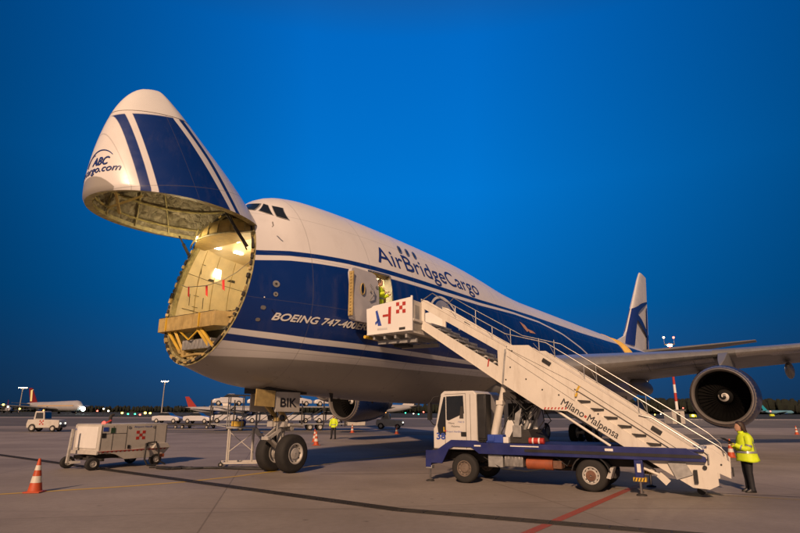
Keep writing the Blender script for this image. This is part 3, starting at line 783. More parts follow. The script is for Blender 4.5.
def make_wing(sd,name='wing'):
    m=MB(); R=[]
    for y in (1.5,2.4,3.3,4.5,6,8,10,11.7,14,17,20,23,26,29,31,32):
        a,b,zl,zt=wing_sec(y); tc=.125 if y<5 else max(.085,.125-.005*(y-5)); ch=b-a
        P=foil(a,ch,sd*y,zl,tc); P=[(x,yy,z+(zt-zl)*(x-a)/ch) for x,yy,z in P]
        R.append(P)
    m.loft(R); w_=m.build(name,M['wingmetal'],air,ang=50)
    # bare metal leading edge skin, a few millimetres proud
    for ya,yb_ in ((3.4,11.2),(12.2,20.3),(21.4,31.5)):
        m=MB(); RR=[]
        for i in range(9):
            y=ya+(yb_-ya)*i/8; a,b,zl,zt=wing_sec(y); tc=.125 if y<5 else max(.085,.125-.005*(y-5)); ch=b-a
            P=foil(a,ch,sd*y,zl,tc); P=[(x-.006,yy,z+(zt-zl)*(x-a)/ch) for x,yy,z in P][10:19]
            c_=Vector((a+.3,sd*y,zl)); P=[tuple(Vector(p)+(Vector(p)-c_).normalized()*.006) for p in P]; RR.append(P)
        m.loft(RR,caps=False,closed=False); m.build('leading_edge_skin',mat('leading_edge_metal',(.5,.49,.47),.3,metal=.7,var=.05) if 'leading_edge_metal' not in bpy.data.materials else bpy.data.materials['leading_edge_metal'],w_,ang=60)
    # winglet
    m=MB(); a,b,zl,zt=wing_sec(32)
    m.loft([foil(a+.3,b-a-.3,sd*32,zl,.08),[(x+1.6,sd*(32.9+ (0)),z+1.8) for x,_,z in foil(a+.2,1.3,0,zl,.08)]]); m.build('winglet',M['clean_white'],w_)
    # leading edge devices: joint line along the span, seen from below
    m=MB(); P=[];Q=[]
    for y in (4.2,6,8,10,11.2): a,b,zl,zt=wing_sec(y); P.append((a+.9,sd*y,zl-.52+ (y-4.2)*.012))
    m.tube(P,.015,5)
    for y in (4.5,6.5,8.5,10.4): a,b,zl,zt=wing_sec(y); m.tube([(a+.1,sd*y,zl-.2),(a+.9,sd*y,zl-.52)],.012,5)
    m.build('leading_edge_seam',M['dark'],w_)
    for y,l in ((6.4,6.2),(9.9,5.6),(14.3,5.4),(21.5,4.6)):
        a,b,zl,zt=wing_sec(y); m=MB(); R=[]
        for i in range(11):
            t=i/10; r=.46*sin(pi*min(1,max(0,t*.96+.03)))**.55*(l/6); x=b-l*.84+l*t
            zc=zt-.50-.10*t
            R.append([(x,sd*y+r*.62*cos(2*pi*k/14),zc+r*1.15*sin(2*pi*k/14)) for k in range(14)])
        m.loft(R); m.build('flap_fairing',M['wingmetal'],w_,ang=60)
    return w_
for sd in (-1,1): make_wing(sd)
# wing to body fairing
m=MB(); R=[]
for i in range(19):
    t=i/18; x=17.2+22*t; k=sin(pi*min(1,max(0.02,t)))**.45
    R.append([(x,(3.62*k+ .1)*cos(a),3.35+(1.55*k if sin(a)<0 else 1.0*k)*sin(a)) for a in [2*pi*j/32 for j in range(32)]])
m.loft(R); m.build('body_fairing',M['wingmetal'],air,ang=60)
# engines
def make_engine(x,y,z):
    e=MB(); prof=[(.02,1.30),(.25,1.38),(.8,1.47),(1.6,1.50),(2.6,1.46),(3.4,1.33),(3.9,1.22)]
    e.lathe(prof,(x,y,z),'x',48); o=e.build('engine',M['cowl'],air,ang=60)
    e=MB(); e.lathe([(.28,1.385),(.10,1.335),(0,1.265),(-.02,1.24),(.03,1.205),(.14,1.175),(.3,1.16)],(x,y,z),'x',64); e.build('inlet_lip',M['lip'],o,ang=70)
    e=MB(); e.lathe([(.3,1.16),(.7,1.15),(1.5,1.19)],(x,y,z),'x',48); e.build('inlet_duct',M['duct'],o,ang=60,fix=False)
    e=MB(); e.lathe([(3.7,1.15),(3.9,1.22)],(x,y,z),'x',32); e.lathe([(3.2,1.0),(4.4,.86),(5.2,.62),(5.25,.55)],(x,y,z),'x',32); e.lathe([(5.0,.38),(5.8,.12),(5.85,.01)],(x,y,z),'x',24,caps=True); e.build('exhaust',M['steel'],o)
    e=MB()
    for k in range(36):
        a=2*pi*k/36; t0=Vector((0,cos(a),sin(a))); t1=Vector((0,-sin(a),cos(a)))
        r=[]
        for rr,tw,cw in ((.36,.5,.18),(.75,.85,.22),(1.15,1.15,.26)):
            c=Vector((x+1.25,y,z))+t0*rr; d_=Vector((cos(tw),0,0))+t1*sin(tw); r.append((c-d_*cw*.5,c+d_*cw*.5))
        for p,q in zip(r,r[1:]): e.quad(p[0],p[1],q[1],q[0])
    e.build('fan',M['fan'],o,smooth=False,fix=False)
    e=MB(); e.lathe([(1.6,1.2),(1.6,.05)],(x,y,z),'x',24); e.build('fan_case',M['black'],o)
    e=MB(); e.lathe([(.82,.01),(.86,.10),(1.0,.22),(1.2,.34),(1.35,.36)],(x,y,z),'x',32,caps=True); e.build('spinner',mat('spinner_grey',(.015,.015,.015),.5),o,ang=60)
    e=MB(); P=[]
    for i in range(30):
        t=i/29; a=-.6+t*2*pi*1.15; rr=.05+.19*t; P.append((a,rr,.05+.07*(1-abs(2*t-1))))
    xr=lambda r: .82+ (.04*r/.1 if r<.1 else .04+.14*(r-.1)/.12 if r<.22 else .18+.2*(r-.22)/.12)
    for p,q in zip(P,P[1:]):
        f=lambda a,r: (x+xr(r)-.012,y+r*cos(a),z+r*sin(a))
        e.quad(f(p[0],p[1]-p[2]*.5),f(p[0],p[1]+p[2]*.5),f(q[0],q[1]+q[2]*.5),f(q[0],q[1]-q[2]*.5))
    e.build('spinner_spiral',M['whitetxt'],o,smooth=False,fix=False)
    # pylon
    e=MB(); a_,b_,zl,zt=wing_sec(abs(y)); R=[]
    for xx,z0,z1,w_ in ((x+1.0,z+1.30,z+1.5,.04),(x+1.8,z+1.3,zl*.35+(z+1.6)*.65,.17),(x+2.8,z+1.2,zl+.0,.24),(a_+.7,z+1.0,zl+.15,.26),(a_+2.5,z+.9,zl,.24),(a_+4.5,zl-.6,zl-.2,.12)):
        R.append([(xx,y-w_,z0),(xx,y+w_,z0),(xx,y+w_*.9,z1),(xx,y-w_*.9,z1)])
    e.loft(R); e.build('pylon',M['wingmetal'],o,ang=20,bevel=.03)
    e=MB(); 
    for s_ in (-1,1): e.prism([(x+1.0,z+.7),(x+1.8,z+.85),(x+1.8,z+.7)],y+s_*1.30,y+s_*1.36+.0)
    return o
for y,x,z in ((-11.68,24.2,2.75),(11.68,24.2,2.75),(-20.83,32.0,4.3),(20.83,32.0,4.3)): 
    o=make_engine(x,y,z)
# fin
M['finpaint']=None
m=MB(); R=[]
def fsec(z): t=(z-8.4)/(19.0-8.4); xl=54.6+(66.4-54.6)*t; xt=67.3+(70.3-67.3)*t; return xl,xt
for z in (8.0,9,10.5,12,14,16,18,18.8,19.05):
    xl,xt=fsec(z); ch=xt-xl
    if z>18.7: xl+=.25*(z-18.5)*2; ch=xt-xl
    R.append([(x,q,z) for (x,_,q) in foil(xl,ch,0,0,.10)])
m.loft(R); fin=m.build('tail_fin',M['clean_white'],air,ang=50)
m=MB(); R=[]
for x,z,w_ in ((48,8.7,.02),(50,8.82,.06),(53,9.15,.16),(56,9.9,.26),(57.6,10.9,.24)): R.append([(x,-w_,8.4),(x,w_,8.4),(x,w_*.4,z),(x,-w_*.4,z)])
m.loft(R); m.build('dorsal_fairing',M['clean_white'],fin)
def finpt(z,t,sd=-1,off=.015):
    xl,xt=fsec(z); ch=xt-xl; th=.10*ch*5*(.2969*sqrt(t)-.126*t-.3516*t*t+.2843*t**3-.1015*t**4); return (xl+t*ch,sd*(th*1.05+off),z)
def finpatch(name,ts,lo,hi,sd):
    m=MB(); P=[]
    for t in ts: P.append([finpt(lo(t)+(hi(t)-lo(t))*i/8,t,sd) for i in range(9)])
    for r0,r1 in zip(P,P[1:]):
        for i in range(8): m.quad(r0[i],r0[i+1],r1[i+1],r1[i])
    return m.build(name,M['navy'],fin,smooth=False,fix=False)
for sd in (-1,1):
    # broad blue sweep along the leading edge that curls over at the top, a blade crossing it and a thin rear stripe
    finpatch('fin_emblem',[.003,.02,.05,.09,.13,.17,.2],lambda t:8.95,lambda t:13.5+3.4*t,sd)
    q=[.2+.77*i/13 for i in range(14)]
    finpatch('fin_emblem',q,lambda t:12.9+2.55*((t-.2)/.77)**.6,lambda t:14.18+1.5*((t-.2)/.77)**.7,sd)
    finpatch('fin_emblem',q,lambda t:12.2-1.7*((t-.2)/.77)**1.2,lambda t:12.95-1.8*((t-.2)/.77)**1.2,sd)
    finpatch('fin_emblem',[.80,.86,.92],lambda t:8.95,lambda t:14.9-(.97-t)*2,sd)
# tailplanes
for sd in (-1,1):
    m=MB(); R=[]
    for y in (.6,2,5,8,10.6,11.1):
        xl=60.6+(y-.6)*.84; xt=68.2+(y-.6)*.34; R.append([(x,yy,z) for x,yy,z in foil(xl,xt-xl,sd*y,8.55+.145*(y-.6),.09)])
    m.loft(R); m.build('tailplane',M['wingmetal'],air,ang=50)
# nose gear
def wheel(parent,c,r,w_,name='wheel',rimr=.55,axis='y',rm='rim',side=None):
    m=MB(); pr=[(-w_/2,r*rimr),(-w_/2,r*.80),(-w_*.46,r*.91),(-w_*.32,r*.985),(0,r),(w_*.32,r*.985),(w_*.46,r*.91),(w_/2,r*.80),(w_/2,r*rimr)]
    m.lathe(pr,c,axis,40); m.lathe([(-w_/2,r*rimr),(w_/2,r*rimr)],c,axis,40); t=m.build(name,M['rubber'],parent,ang=50)
    m=MB(); m.lathe([(-w_*.5,r*rimr*.99),(-w_*.50,r*rimr*.88),(-w_*.34,r*rimr*.8),(-w_*.30,r*.34),(-w_*.42,r*.26),(-w_*.46,r*.02)],c,axis,32); m.lathe([(w_*.5,r*rimr*.99),(w_*.50,r*rimr*.88),(w_*.34,r*rimr*.8),(w_*.30,r*.34),(w_*.42,r*.26),(w_*.46,r*.02)],c,axis,32)
    h=m.build('rim',M[rm],t,ang=30)
    m=MB()
    for s_ in (-1,1):
        for k in range(10):
            a=2*pi*k/10; q=Vector(c)+Vector((cos(a)*r*.44,0,sin(a)*r*.44)); m.cyl(q+Vector((0,s_*w_*.30,0)),q+Vector((0,s_*w_*.36,0)),r*.055,8)
    m.build('bolt_ring',M['dark'],t)
    return t
ng=MB(); ng.cyl((7.72,0,.75),(7.72,0,2.75),.13,16); ng.cyl((7.72,0,.62),(7.78,0,1.35),.09,16); ng.cyl((7.8,-.62,.62),(7.8,.62,.62),.08); ng.cyl((7.72,0,1.35),(7.72,0,1.62),.19,16)
ng=ng.build('nose_gear',M['rim'],air)
wheel(ng,(7.8,-.47,.622),.622,.44); wheel(ng,(7.8,.47,.622),.622,.44)
m=MB(); m.bar((7.62,-.14,1.42),(7.1,-.10,1.12),.07,.10); m.bar((7.62,.14,1.42),(7.1,.10,1.12),.07,.10); m.bar((7.1,0,1.15),(7.72,0,.72),.22,.08); m.bar((7.05,-.16,1.12),(7.05,.16,1.12),.08,.10)
m.build('torque_link',M['rim'],ng)
m=MB(); m.bar((7.7,-.22,1.75),(6.5,-.28,2.8),.10,.12); m.bar((7.7,.22,1.75),(6.5,.28,2.8),.10,.12); m.bar((7.6,-.25,1.72),(7.6,.25,1.72),.12,.12); m.bar((7.7,-.1,2.2),(8.6,0,2.7),.10,.1); m.build('drag_brace',M['chromate'],ng)
m=MB(); m.box(7.55,7.95,-.32,.32,1.50,1.62); m.box(7.45,7.62,-.42,-.16,1.48,1.66); m.box(7.45,7.62,.16,.42,1.48,1.66); m.cyl((7.9,-.36,1.42),(7.9,.36,1.42),.08,10); m.cyl((7.55,-.55,1.55),(8.25,-.50,1.50),.055,10); m.build('steering_actuator',M['rim'],ng)
m=MB()
for y in (-.2,.05,.2): m.tube([(7.58,y,2.7),(7.5,y*1.3,2.1),(7.55,y,1.6),(7.48,y*1.5,1.1),(7.7,y*1.8,.8)],.018,6)
m.build('hydraulic_lines',M['hose'],ng)
m=MB()
for s_ in (-1,1): m.cyl((7.42,s_*.3,1.78),(7.5,s_*.3,1.78),.09,14)
m.each('taxi_lamp',M['glass'],ng)
# nose gear doors; aft part carries the registration plate lettering
def gdoor(x0,x1,y,z0,z1,name,mt,tilt=0.0):
    m=MB(); m.prism([(x0,z0),(x1-.0,z0-.02),(x1,z1),(x0,z1)],y-.025,y+.025); return m.build(name,mt,air,bevel=.01)
d1=gdoor(6.82,7.92,-.62,1.98,2.62,'nose_gear_door',M['gpuwhite']); gdoor(6.82,7.92,.62,1.98,2.62,'nose_gear_door',M['gpuwhite'])
decal('door_letters','BIK',.40,lambda x,y: (7.02+x,-.655,2.14+y),M['blacktxt'],d1,width=.72,weight=.012,grid=0)
m=MB(); m.bar((5.95,-.66,2.42),(6.74,-.66,2.38),.04,.52); gd=m.build('forward_gear_door',M['chromate'],air)
m=MB(); m.box(6.5,8.3,-.58,.58,2.56,2.8); m.build('nose_gear_bay',M['dark'],air)
# main gears
def main_gear(x,y,proto=None):
    if proto: 
        return None
    g_=MB(); g_.cyl((x,y,.7),(x,y,3.0),.17,14); g_.bar((x-.74,y,.66),(x+.74,y,.66),.2,.2); g_.cyl((x-.74,y-.56,.64),(x-.74,y+.56,.64),.09); g_.cyl((x+.74,y-.56,.64),(x+.74,y+.56,.64),.09)
    g_.bar((x,y,1.5),(x-1.3,y*.85,3.0),.12,.12); g_=g_.build('main_gear',M['rim'],air)
    for dx in (-.74,.74):
        for dy in (-.56,.56): wheel(g_,(x+dx,y+dy,.62),.62,.44)
    m=MB(); s_=-1 if y<0 else 1; m.prism([(x-1.0,1.5),(x+1.0,1.3),(x+1.2,2.6),(x-1.2,2.6)],y+s_*.80,y+s_*.86); m.build('gear_door',M['cowl'],g_)
for x,y in ((31.5,-5.5),(31.5,5.5),(34.6,-1.9),(34.6,1.9)): main_gear(x,y)
m=MB(); m.box(30.2,36.6,-3.2,3.2,2.0,2.4); m.build('wheel_bay',M['dark'],air)
# belly details
m=MB()
for x,y in ((10.5,0),(13,.3),(9.2,-.8)): m.prism([(x,2.7),(x+.22,2.7),(x+.2,2.33),(x+.12,2.33)],y-.012,y+.012)
m.each('belly_antenna',M['dark'],air)

for y in (4.4,5.1):
    a,b_,zl,zt=wing_sec(y); m=MB(); m.ball((a+.12,-y,zl-.02),.17,8,(.8,1,.7)); m.build('landing_light',M['glass'],air)
# ================================================================ STAIR TRUCK
TR=thing('stair_truck',(2.34,17.98,0),math.atan2(-.4981,.8671),'cream passenger stairs raised on a blue-chassis truck with a white cab numbered 38','stair truck')
def T(name,mb,mt,parent=TR,bevel=0,**k): return mb.build(name,mt,parent,bevel=bevel,**k)
# cab
m=MB()
prof=[(-.92,.92),(.50,.92),(.50,2.52),(.40,2.60),(-.55,2.60),(-.66,2.52),(-.84,1.62),(-.92,1.50)]
m.prism(prof,-1.04,1.04); cab=T('cab',m,mat('cab_white',(.60,.58,.54),.35,var=.05,dirt=.2,dirtcol=(.3,.27,.23)),bevel=.035)
def sidep(name,pts,mt,y,th,parent,bevel=0):
    a=MB(); a.prism(pts,y-th/2,y+th/2); return T(name,a,mt,parent,bevel)
for s_ in (-1,1):
    sidep('side_window',[(-.47,2.44),(.08,2.46),(.10,1.95),(-.40,1.74),(-.47,1.76)],M['glass'],s_*1.042,.012,cab)
    sidep('quarter_window',[(-.56,2.42),(-.50,2.43),(-.50,1.32),(-.74,1.32),(-.78,1.60)],M['glass'],s_*1.042,.012,cab)
    a=MB(); 
    for p,q in (((-.52,.95),(-.52,1.3)),((.16,.95),(.16,2.52)),((-.52,2.50),(.16,2.52)),((.30,.95),(.30,2.5))): a.bar((p[0],s_*1.045,p[1]),(q[0],s_*1.045,q[1]),.008,.008)
    T('door_seam',a,M['dark'],cab)
    a=MB(); a.box(.0,.16,s_*1.06-.02,s_*1.06+.02,1.30,1.42); T('door_handle',a,M['black'],cab,.008)
    a=MB(); a.box(-.98,-.90,s_*1.22-.09,s_*1.22+.09,1.75,2.25); a.tube([(-.94,s_*1.22,2.25),(-.85,s_*1.15,2.42),(-.66,s_*1.04,2.45)],.015,6); a.tube([(-.94,s_*1.22,1.75),(-.88,s_*1.12,1.62),(-.84,s_*1.04,1.6)],.015,6); T('mirror',a,M['black'],cab,.01)
    sidep('seat_back',[(-.05,1.80),(.08,1.80),(.08,2.15),(-.0,2.15)],M['dark'],s_*.9,.3,cab)
    a=MB(); a.box(.12,.14,s_*.9-.01,s_*.9+.01,1,1.1)
a=MB(); a.poly([(-.90,-.92,1.60),(-.90,.92,1.60),(-.69,.86,2.44),(-.69,-.86,2.44)]); a2=MB(); a2.loft([[(-.862,-.92,1.60),(-.862,.92,1.60),(-.69,.86,2.44),(-.69,-.86,2.44)],[(-.84,-.92,1.60),(-.84,.92,1.60),(-.665,.86,2.44),(-.665,-.86,2.44)]]); T('windscreen',a2,M['glass'],cab)
a=MB(); a.box(-.95,-.92,-.75,.75,1.12,1.40); T('grille',a,M['black'],cab,.01)
for s_ in (-1,1):
    a=MB(); a.box(-1.17,-1.14,s_*.8-.13,s_*.8+.13,.60,.76); T('headlight',a,M['galv'],cab,.01)
a=MB(); a.box(-.58,-.54,-1.05,-1.044,1.42,1.55); T('yellow_tag',a,M['yellow'],cab)
# black air intake behind the cab
a=MB(); a.box(.53,.80,-1.06,-.62,1.20,2.50); a.box(.55,.78,-1.09,-1.06,1.25,2.45); T('air_intake',a,M['black'],TR,.02)
a=MB(); a.box(.85,1.9,.3,1.04,1.2,2.45); b_=T('equipment_cabinet',a,M['clean_white'],TR,.02)
a=MB(); a.box(1.0,1.35,.29,.30,1.75,2.25); a.box(1.45,1.8,.29,.30,1.75,2.25); T('cabinet_window',a,M['black'],b_)
# chassis and body skirt
a=MB()
for s_ in (-1,1): a.prism([(-.9,.58),(6.0,.62),(6.0,.82),(-.9,.82)],s_*.40-.05,s_*.40+.05)
for x in (-.2,.7,1.8,2.9,4.1,5.2): a.box(x,x+.08,-.36,.36,.62,.8)
a.box(3.1,4.1,-.3,.3,.3,.5); a.cyl((3.61,-.8,.40),(3.61,.8,.40),.08); a.cyl((.05,-.8,.40),(.05,.8,.40),.06); a.cyl((.3,0,.5),(3.4,0,.45),.05); T('chassis_frame',a,M['dark'],TR)
skirt=[(.55,.83),(6.30,.85),(6.30,.96),(5.90,1.155),(.60,1.13),(.48,1.19),(-.32,1.19),(-.55,1.05),(-.78,.90),(-.95,.88),(-1.16,.88),(-1.16,.40),(-.98,.40),(-.98,.52),(-.62,.52),(-.40,.92),(-.25,1.0),(.32,1.0),(.46,.90)]
a=MB(); 
for y in (-1.10,1.04): a.prism(skirt,y,y+.06)
a.box(-1.16,-1.10,-1.04,1.04,.45,.86); a.box(.62,6.28,-1.04,1.04,1.08,1.135); a.box(6.22,6.30,-1.04,1.04,.85,.95)
sk=T('deck',a,M['bluepaint'],TR,.012)
a=MB(); a.box(1.9,6.22,-1.112,-1.10,.93,1.005); T('rubbing_strip',a,M['black'],sk)
a=MB(); a.box(1.5,2.3,-1.113,-1.10,1.06,1.09); a.box(.42,.62,-1.113,-1.10,1.03,1.07); a.box(4.02,4.22,-1.112,-1.10,1.03,1.09); a.each('data_plate',M['whitetxt'],sk)
a=MB(); a.box(.75,1.25,-1.0,-.7,1.14,1.36); a.box(.80,1.0,-1.03,-1.0,1.18,1.34); T('battery_box',a,M['blue'],TR,.01)
a=MB(); a.box(-.95,-.62,-1.02,1.02,.60,.92); T('front_step',a,M['dark'],TR)
def mudguard(x,y0,y1,r):
    a=MB(); P=[]
    for i in range(11):
        t=radians(10+160*i/10); P.append((x+r*cos(t),.42+r*sin(t)))
    a.prism(P+[(x+(r-.03)*cos(radians(10+160*i/10)),.42+(r-.03)*sin(radians(10+160*i/10))) for i in range(10,-1,-1)],y0,y1); return T('mudguard',a,M['black'],TR)
mudguard(3.61,-1.04,-.55,.50)
a=MB(); a.prism([(4.10,.62),(4.18,.62),(4.08,.34),(3.98,.36)],-1.0,-.6); T('mud_flap',a,M['rim'],TR)
for x in (.05,3.61):
    for s_ in (-1,1):
        w1=wheel(TR,(x,s_*.90,.405),.405,.24,rm='brownrim' if x<1 else 'rim')
        if x>1: wheel(TR,(x,s_*.62,.405),.405,.22,rm='dark')
a=MB(); a.lathe([(-.14,.13),(-.15,.09),(-.16,.02)],(3.61,-.90,.405),'y',16); T('hub',a,M['rusty'],TR)
# boxes and tanks slung below the deck
a=MB(); a.box(.78,1.22,-.98,-.55,.48,.82); T('battery_crate',a,M['galv'],TR,.015)
a=MB(); a.box(1.27,1.80,-.98,-.6,.52,.80)
for k in range(5): a.box(1.29+k*.1,1.31+k*.1,-.995,-.98,.53,.79)
T('step_locker',a,M['steel'],TR,.01)
a=MB(); a.cyl((1.86,-.78,.62),(2.60,-.78,.62),.16,18); T('air_tank',a,M['orange'],TR,.02)
a=MB(); a.box(2.62,2.85,-.95,-.6,.52,.72); a.cyl((2.3,.5,.55),(3.0,.5,.55),.2,14); a.each('silencer',M['rusty'],TR,bevel=.01)
a=MB(); a.tube([(.6,-.9,.75),(1.2,-1.0,.45),(1.9,-1.0,.42),(2.4,-.95,.5)],.015,5); a.tube([(2.7,-.9,.8),(3.0,-.95,.6),(3.1,-.9,.8)],.015,5); T('air_hose',a,M['hose'],TR)
# red and white striped cylinder lying on the deck
a=MB(); a.cyl((2.0,-.95,1.22),(2.42,-.95,1.22),.085,14); cyl_=T('fire_bottle',a,M['red'],TR,.01)
a=MB(); a.cyl((2.10,-.95,1.22),(2.14,-.95,1.22),.088,14); T('white_band',a,M['whitetxt'],cyl_)
a=MB(); a.cyl((2.27,-.95,1.22),(2.31,-.95,1.22),.088,14); T('white_band',a,M['whitetxt'],cyl_)
# jacks
def jack(x,y,top,stripe):
    a=MB(); a.box(x-.10,x+.10,y-.09,y+.09,.36,top); j=T('jack',a,M['bluepaint'] if stripe else M['galv'],TR,.01)
    a=MB(); a.cyl((x,y,.03),(x,y,.4),.032,10); T('jack_rod',a,M['hydr'],j); a=MB(); a.lathe([(.0,.13),(.03,.12),(.05,.04)],(x,y,.0),'z',14,caps=True); T('jack_foot',a,M['dark'],j)
    if stripe:
        a=MB()
        for k in range(4): a.prism([(x-.14+k*.07,.34),(x-.11+k*.07,.34),(x-.08+k*.07,.42),(x-.11+k*.07,.42)],y-.104,y-.10)
        a2=MB(); a2.box(x-.15,x+.15,y-.10,y+.10,.335,.425); T('jack_guard',a2,M['yellow'],j); T('guard_stripes',a,M['black'],j)
        a=MB(); a.box(x-.04,x+.05,y-.094,y-.09,.55,.75); T('jack_plate',M and a,M['whitetxt'],j)
for y in (-1.0,1.0): jack(-1.06,y,.45,False); jack(4.79,y,.84,True)
# ---- staircase
SW=M['stairwhite']
def slope_up(x): return 5.56-.607*(x+1.39)     # top edge, upper flight
def upper(y,name):
    a=MB(); y0,y1=y-.03,y+.03
    a.prism([(-1.42,5.56),(-1.20,5.50),(1.42,3.86),(1.42,3.60),(-1.42,5.30)],y0,y1)
    a.prism([(-1.42,4.90),(1.42,3.12),(1.42,2.66),(-1.42,4.60)],y0,y1)
    a.prism([(-1.42,5.30),(-1.30,5.225),(-1.30,4.825),(-1.42,4.90)],y0,y1)
    a.prism([(1.14,3.771),(1.42,3.60),(1.42,3.12),(1.14,3.296)],y0,y1)
    a.bar((-1.42,y,5.57),(1.42,y,3.87),.09,.02); a.bar((-1.42,y,4.60),(1.42,y,2.66),.09,.02)
    return T(name,a,SW,TR)
u1=upper(-.80,'upper_flight_panel'); upper(.80,'upper_flight_panel')
def lower(y,name):
    a=MB(); y0,y1=y-.035,y+.035
    # left solid block
    a.prism([(1.30,2.78),(2.43,2.06),(3.1,2.02),(3.32,1.885),(3.32,3.015),(2.25,3.76),(2.12,3.86),(1.50,3.89),(1.46,3.80)],y0,y1)
    # band above the treads
    a.prism([(3.32,3.015),(3.32,2.62),(5.72,1.02),(6.1,1.02),(6.1,1.14)],y0,y1)
    # band below the treads carrying the lettering
    a.prism([(3.32,2.30),(3.32,1.885),(4.47,1.14),(5.0,.83),(5.95,.25),(6.30,.23),(6.10,.55),(5.55,.86)],y0,y1)
    # foot
    a.prism([(6.10,1.14),(6.1,1.02),(5.72,1.02),(5.55,.86),(6.10,.55),(6.30,.23),(6.50,.33),(6.50,.62),(6.77,.50),(6.79,.86),(6.45,1.16)],y0,y1)
    a.bar((2.25,y,3.77),(6.1,y,1.15),.10,.02)
    o=T(name,a,SW,TR)
    a=MB()
    for k in range(1,4):
        c_=k*.26; a.bar((1.48,y-.037,3.90-c_),(2.25 if k<4 else 2,y-.037,3.77-c_),.006,.01) if 0 else None
    sl=-.696
    for off in (.24,.48,.74):
        x0,x1=1.46,3.32; z0=3.015-off-sl*(3.32-1.46)*0
        zz=lambda x:3.02-off+sl*(x-3.32); 
        a.bar((max(1.46,1.46),y-.038,min(3.80,zz(1.46))),(3.32,y-.038,zz(3.32)),.004,.008)
    a.bar((3.32,y-.038,3.02-.24),(6.0,y-.038,3.02-.24+sl*2.68),.004,.012)
    T('panel_seam',a,M['dark'],o)
    a=MB(); a.bar((1.42,y-.042,3.78),(1.30,y-.042,2.80),.012,.05); T('section_joint',a,M['galv'],o)
    a=MB()
    for x,z in ((1.62,3.72),(1.55,3.25),(2.0,2.9),(2.45,2.6),(1.4,2.9),(3.9,1.95),(5.6,.6),(6.3,.9),(6.6,.8),(2.9,2.45)): a.cyl((x,y-.05,z),(x,y-.03,z),.022,8)
    a.each('bolt_head',M['dark'],o)
    return o
l1=lower(-.90,'lower_flight_panel'); lower(.90,'lower_flight_panel')
# chevrons on the lower edge
a=MB()
for k in range(7): a.prism([(2.46+k*.095,2.065),(2.50+k*.095,2.065),(2.53+k*.095,2.12),(2.49+k*.095,2.12)],-.943,-.936)
T('chevrons',a,M['red'],l1)
# treads and risers
k_=0
for i in range(9):
    x=-1.22+i*.315; z=4.85-.607*(x+1.36); a=MB(); a.box(x-.14,x+.14,-.77,.77,z-.03,z); a.box(x+.12,x+.14,-.77,.77,z-.07,z-.03); T('tread',a,M['galv'],TR)
for i in range(15):
    x=1.75+i*.325; z=2.46-.584*(x-3.36); a=MB(); a.box(x-.16,x+.13,-.85,.85,z-.03,z); T('tread',a,M['galv'],TR)
    a=MB(); a.box(x-.17,x-.155,-.85,.85,z-.03,z+.17); T('riser',a,SW,TR)
# stringer plate behind the slot, with the dark tread ends showing on it
for sy in (-1,1):
    a=MB(); a.prism([(3.30,3.0),(3.30,2.30),(5.58,.84),(6.12,.9),(6.12,1.12)],min(sy*.862,sy*.868),max(sy*.862,sy*.868)); sg=T('stringer_plate',a,SW,TR)
    for i in range(7):
        x=3.42+i*.325; z=2.345-.65*(x-3.32); a=MB(); a.prism([(x-.04,z+.035),(x+.30,z+.012),(x+.30,z-.035),(x+.06,z-.05)],min(sy*.868,sy*.910),max(sy*.868,sy*.910)); T('tread_end',a,M['dark'],sg)
a=MB(); a.loft([[(-1.3,-.6,4.40),(-1.3,.6,4.40),(-1.3,.6,4.46),(-1.3,-.6,4.46)],[(6.2,-.6,.12),(6.2,.6,.12),(6.2,.6,.18),(6.2,-.6,.18)]]); T('stair_underside',a,M['galv'],TR)
# platform
a=MB(); a.box(-3.12,-1.36,-1.46,.93,4.77,4.85); a.box(-3.05,-1.40,-1.44,.85,4.40,4.77); pl=T('platform',a,SW,TR,.01)
for x in (-2.9,-2.5,-2.1,-1.7):
    a=MB(); a.box(x,x+.07,-1.40,.8,4.26,4.40); T('cross_bearer',a,M['galv'],pl)
a=MB(); a.box(-2.9,-1.45,-1.1,-1.0,4.14,4.26); T('understructure_beam',a,M['galv'],pl)
a=MB(); a.box(-2.9,-1.45,.5,.6,4.14,4.26); T('understructure_beam',a,M['galv'],pl)
a=MB(); a.box(-2.4,-1.9,-.9,-.5,4.05,4.14); T('latch_box',a,M['black'],pl)
a=MB(); a.cyl((-3.16,-1.5,4.36),(-3.16,.9,4.36),.055,10); T('front_bumper',a,M['yellow'],pl)
board=[(-3.06,4.39),(-1.42,4.45),(-1.40,5.53),(-2.84,5.36),(-2.92,5.30),(-3.10,5.27)]
for y in (-1.5,.96):
    a=MB(); a.prism(board,y-.02,y+.02); a.bar((-3.06,y-.03,4.42),(-1.42,y-.03,4.48),.02,.05); a.bar((-1.40,y,4.45),(-1.40,y,5.57),.06,.06); bd=T('side_board',a,M['clean_white'],pl,.006)
    if y<0: board_o=bd
a=MB(); a.box(-1.43,-1.40,-1.47,-.80,4.45,5.45); T('return_panel',a,SW,pl,.006)
a=MB(); a.box(-1.398,-1.392,-1.30,-1.0,4.75,5.3); T('panel_recess',a,M['galv'],pl)
a=MB(); a.box(-1.43,-1.40,.83,.94,4.45,5.45); T('return_panel',a,SW,pl,.006)
yb=-1.5235; SX=.965
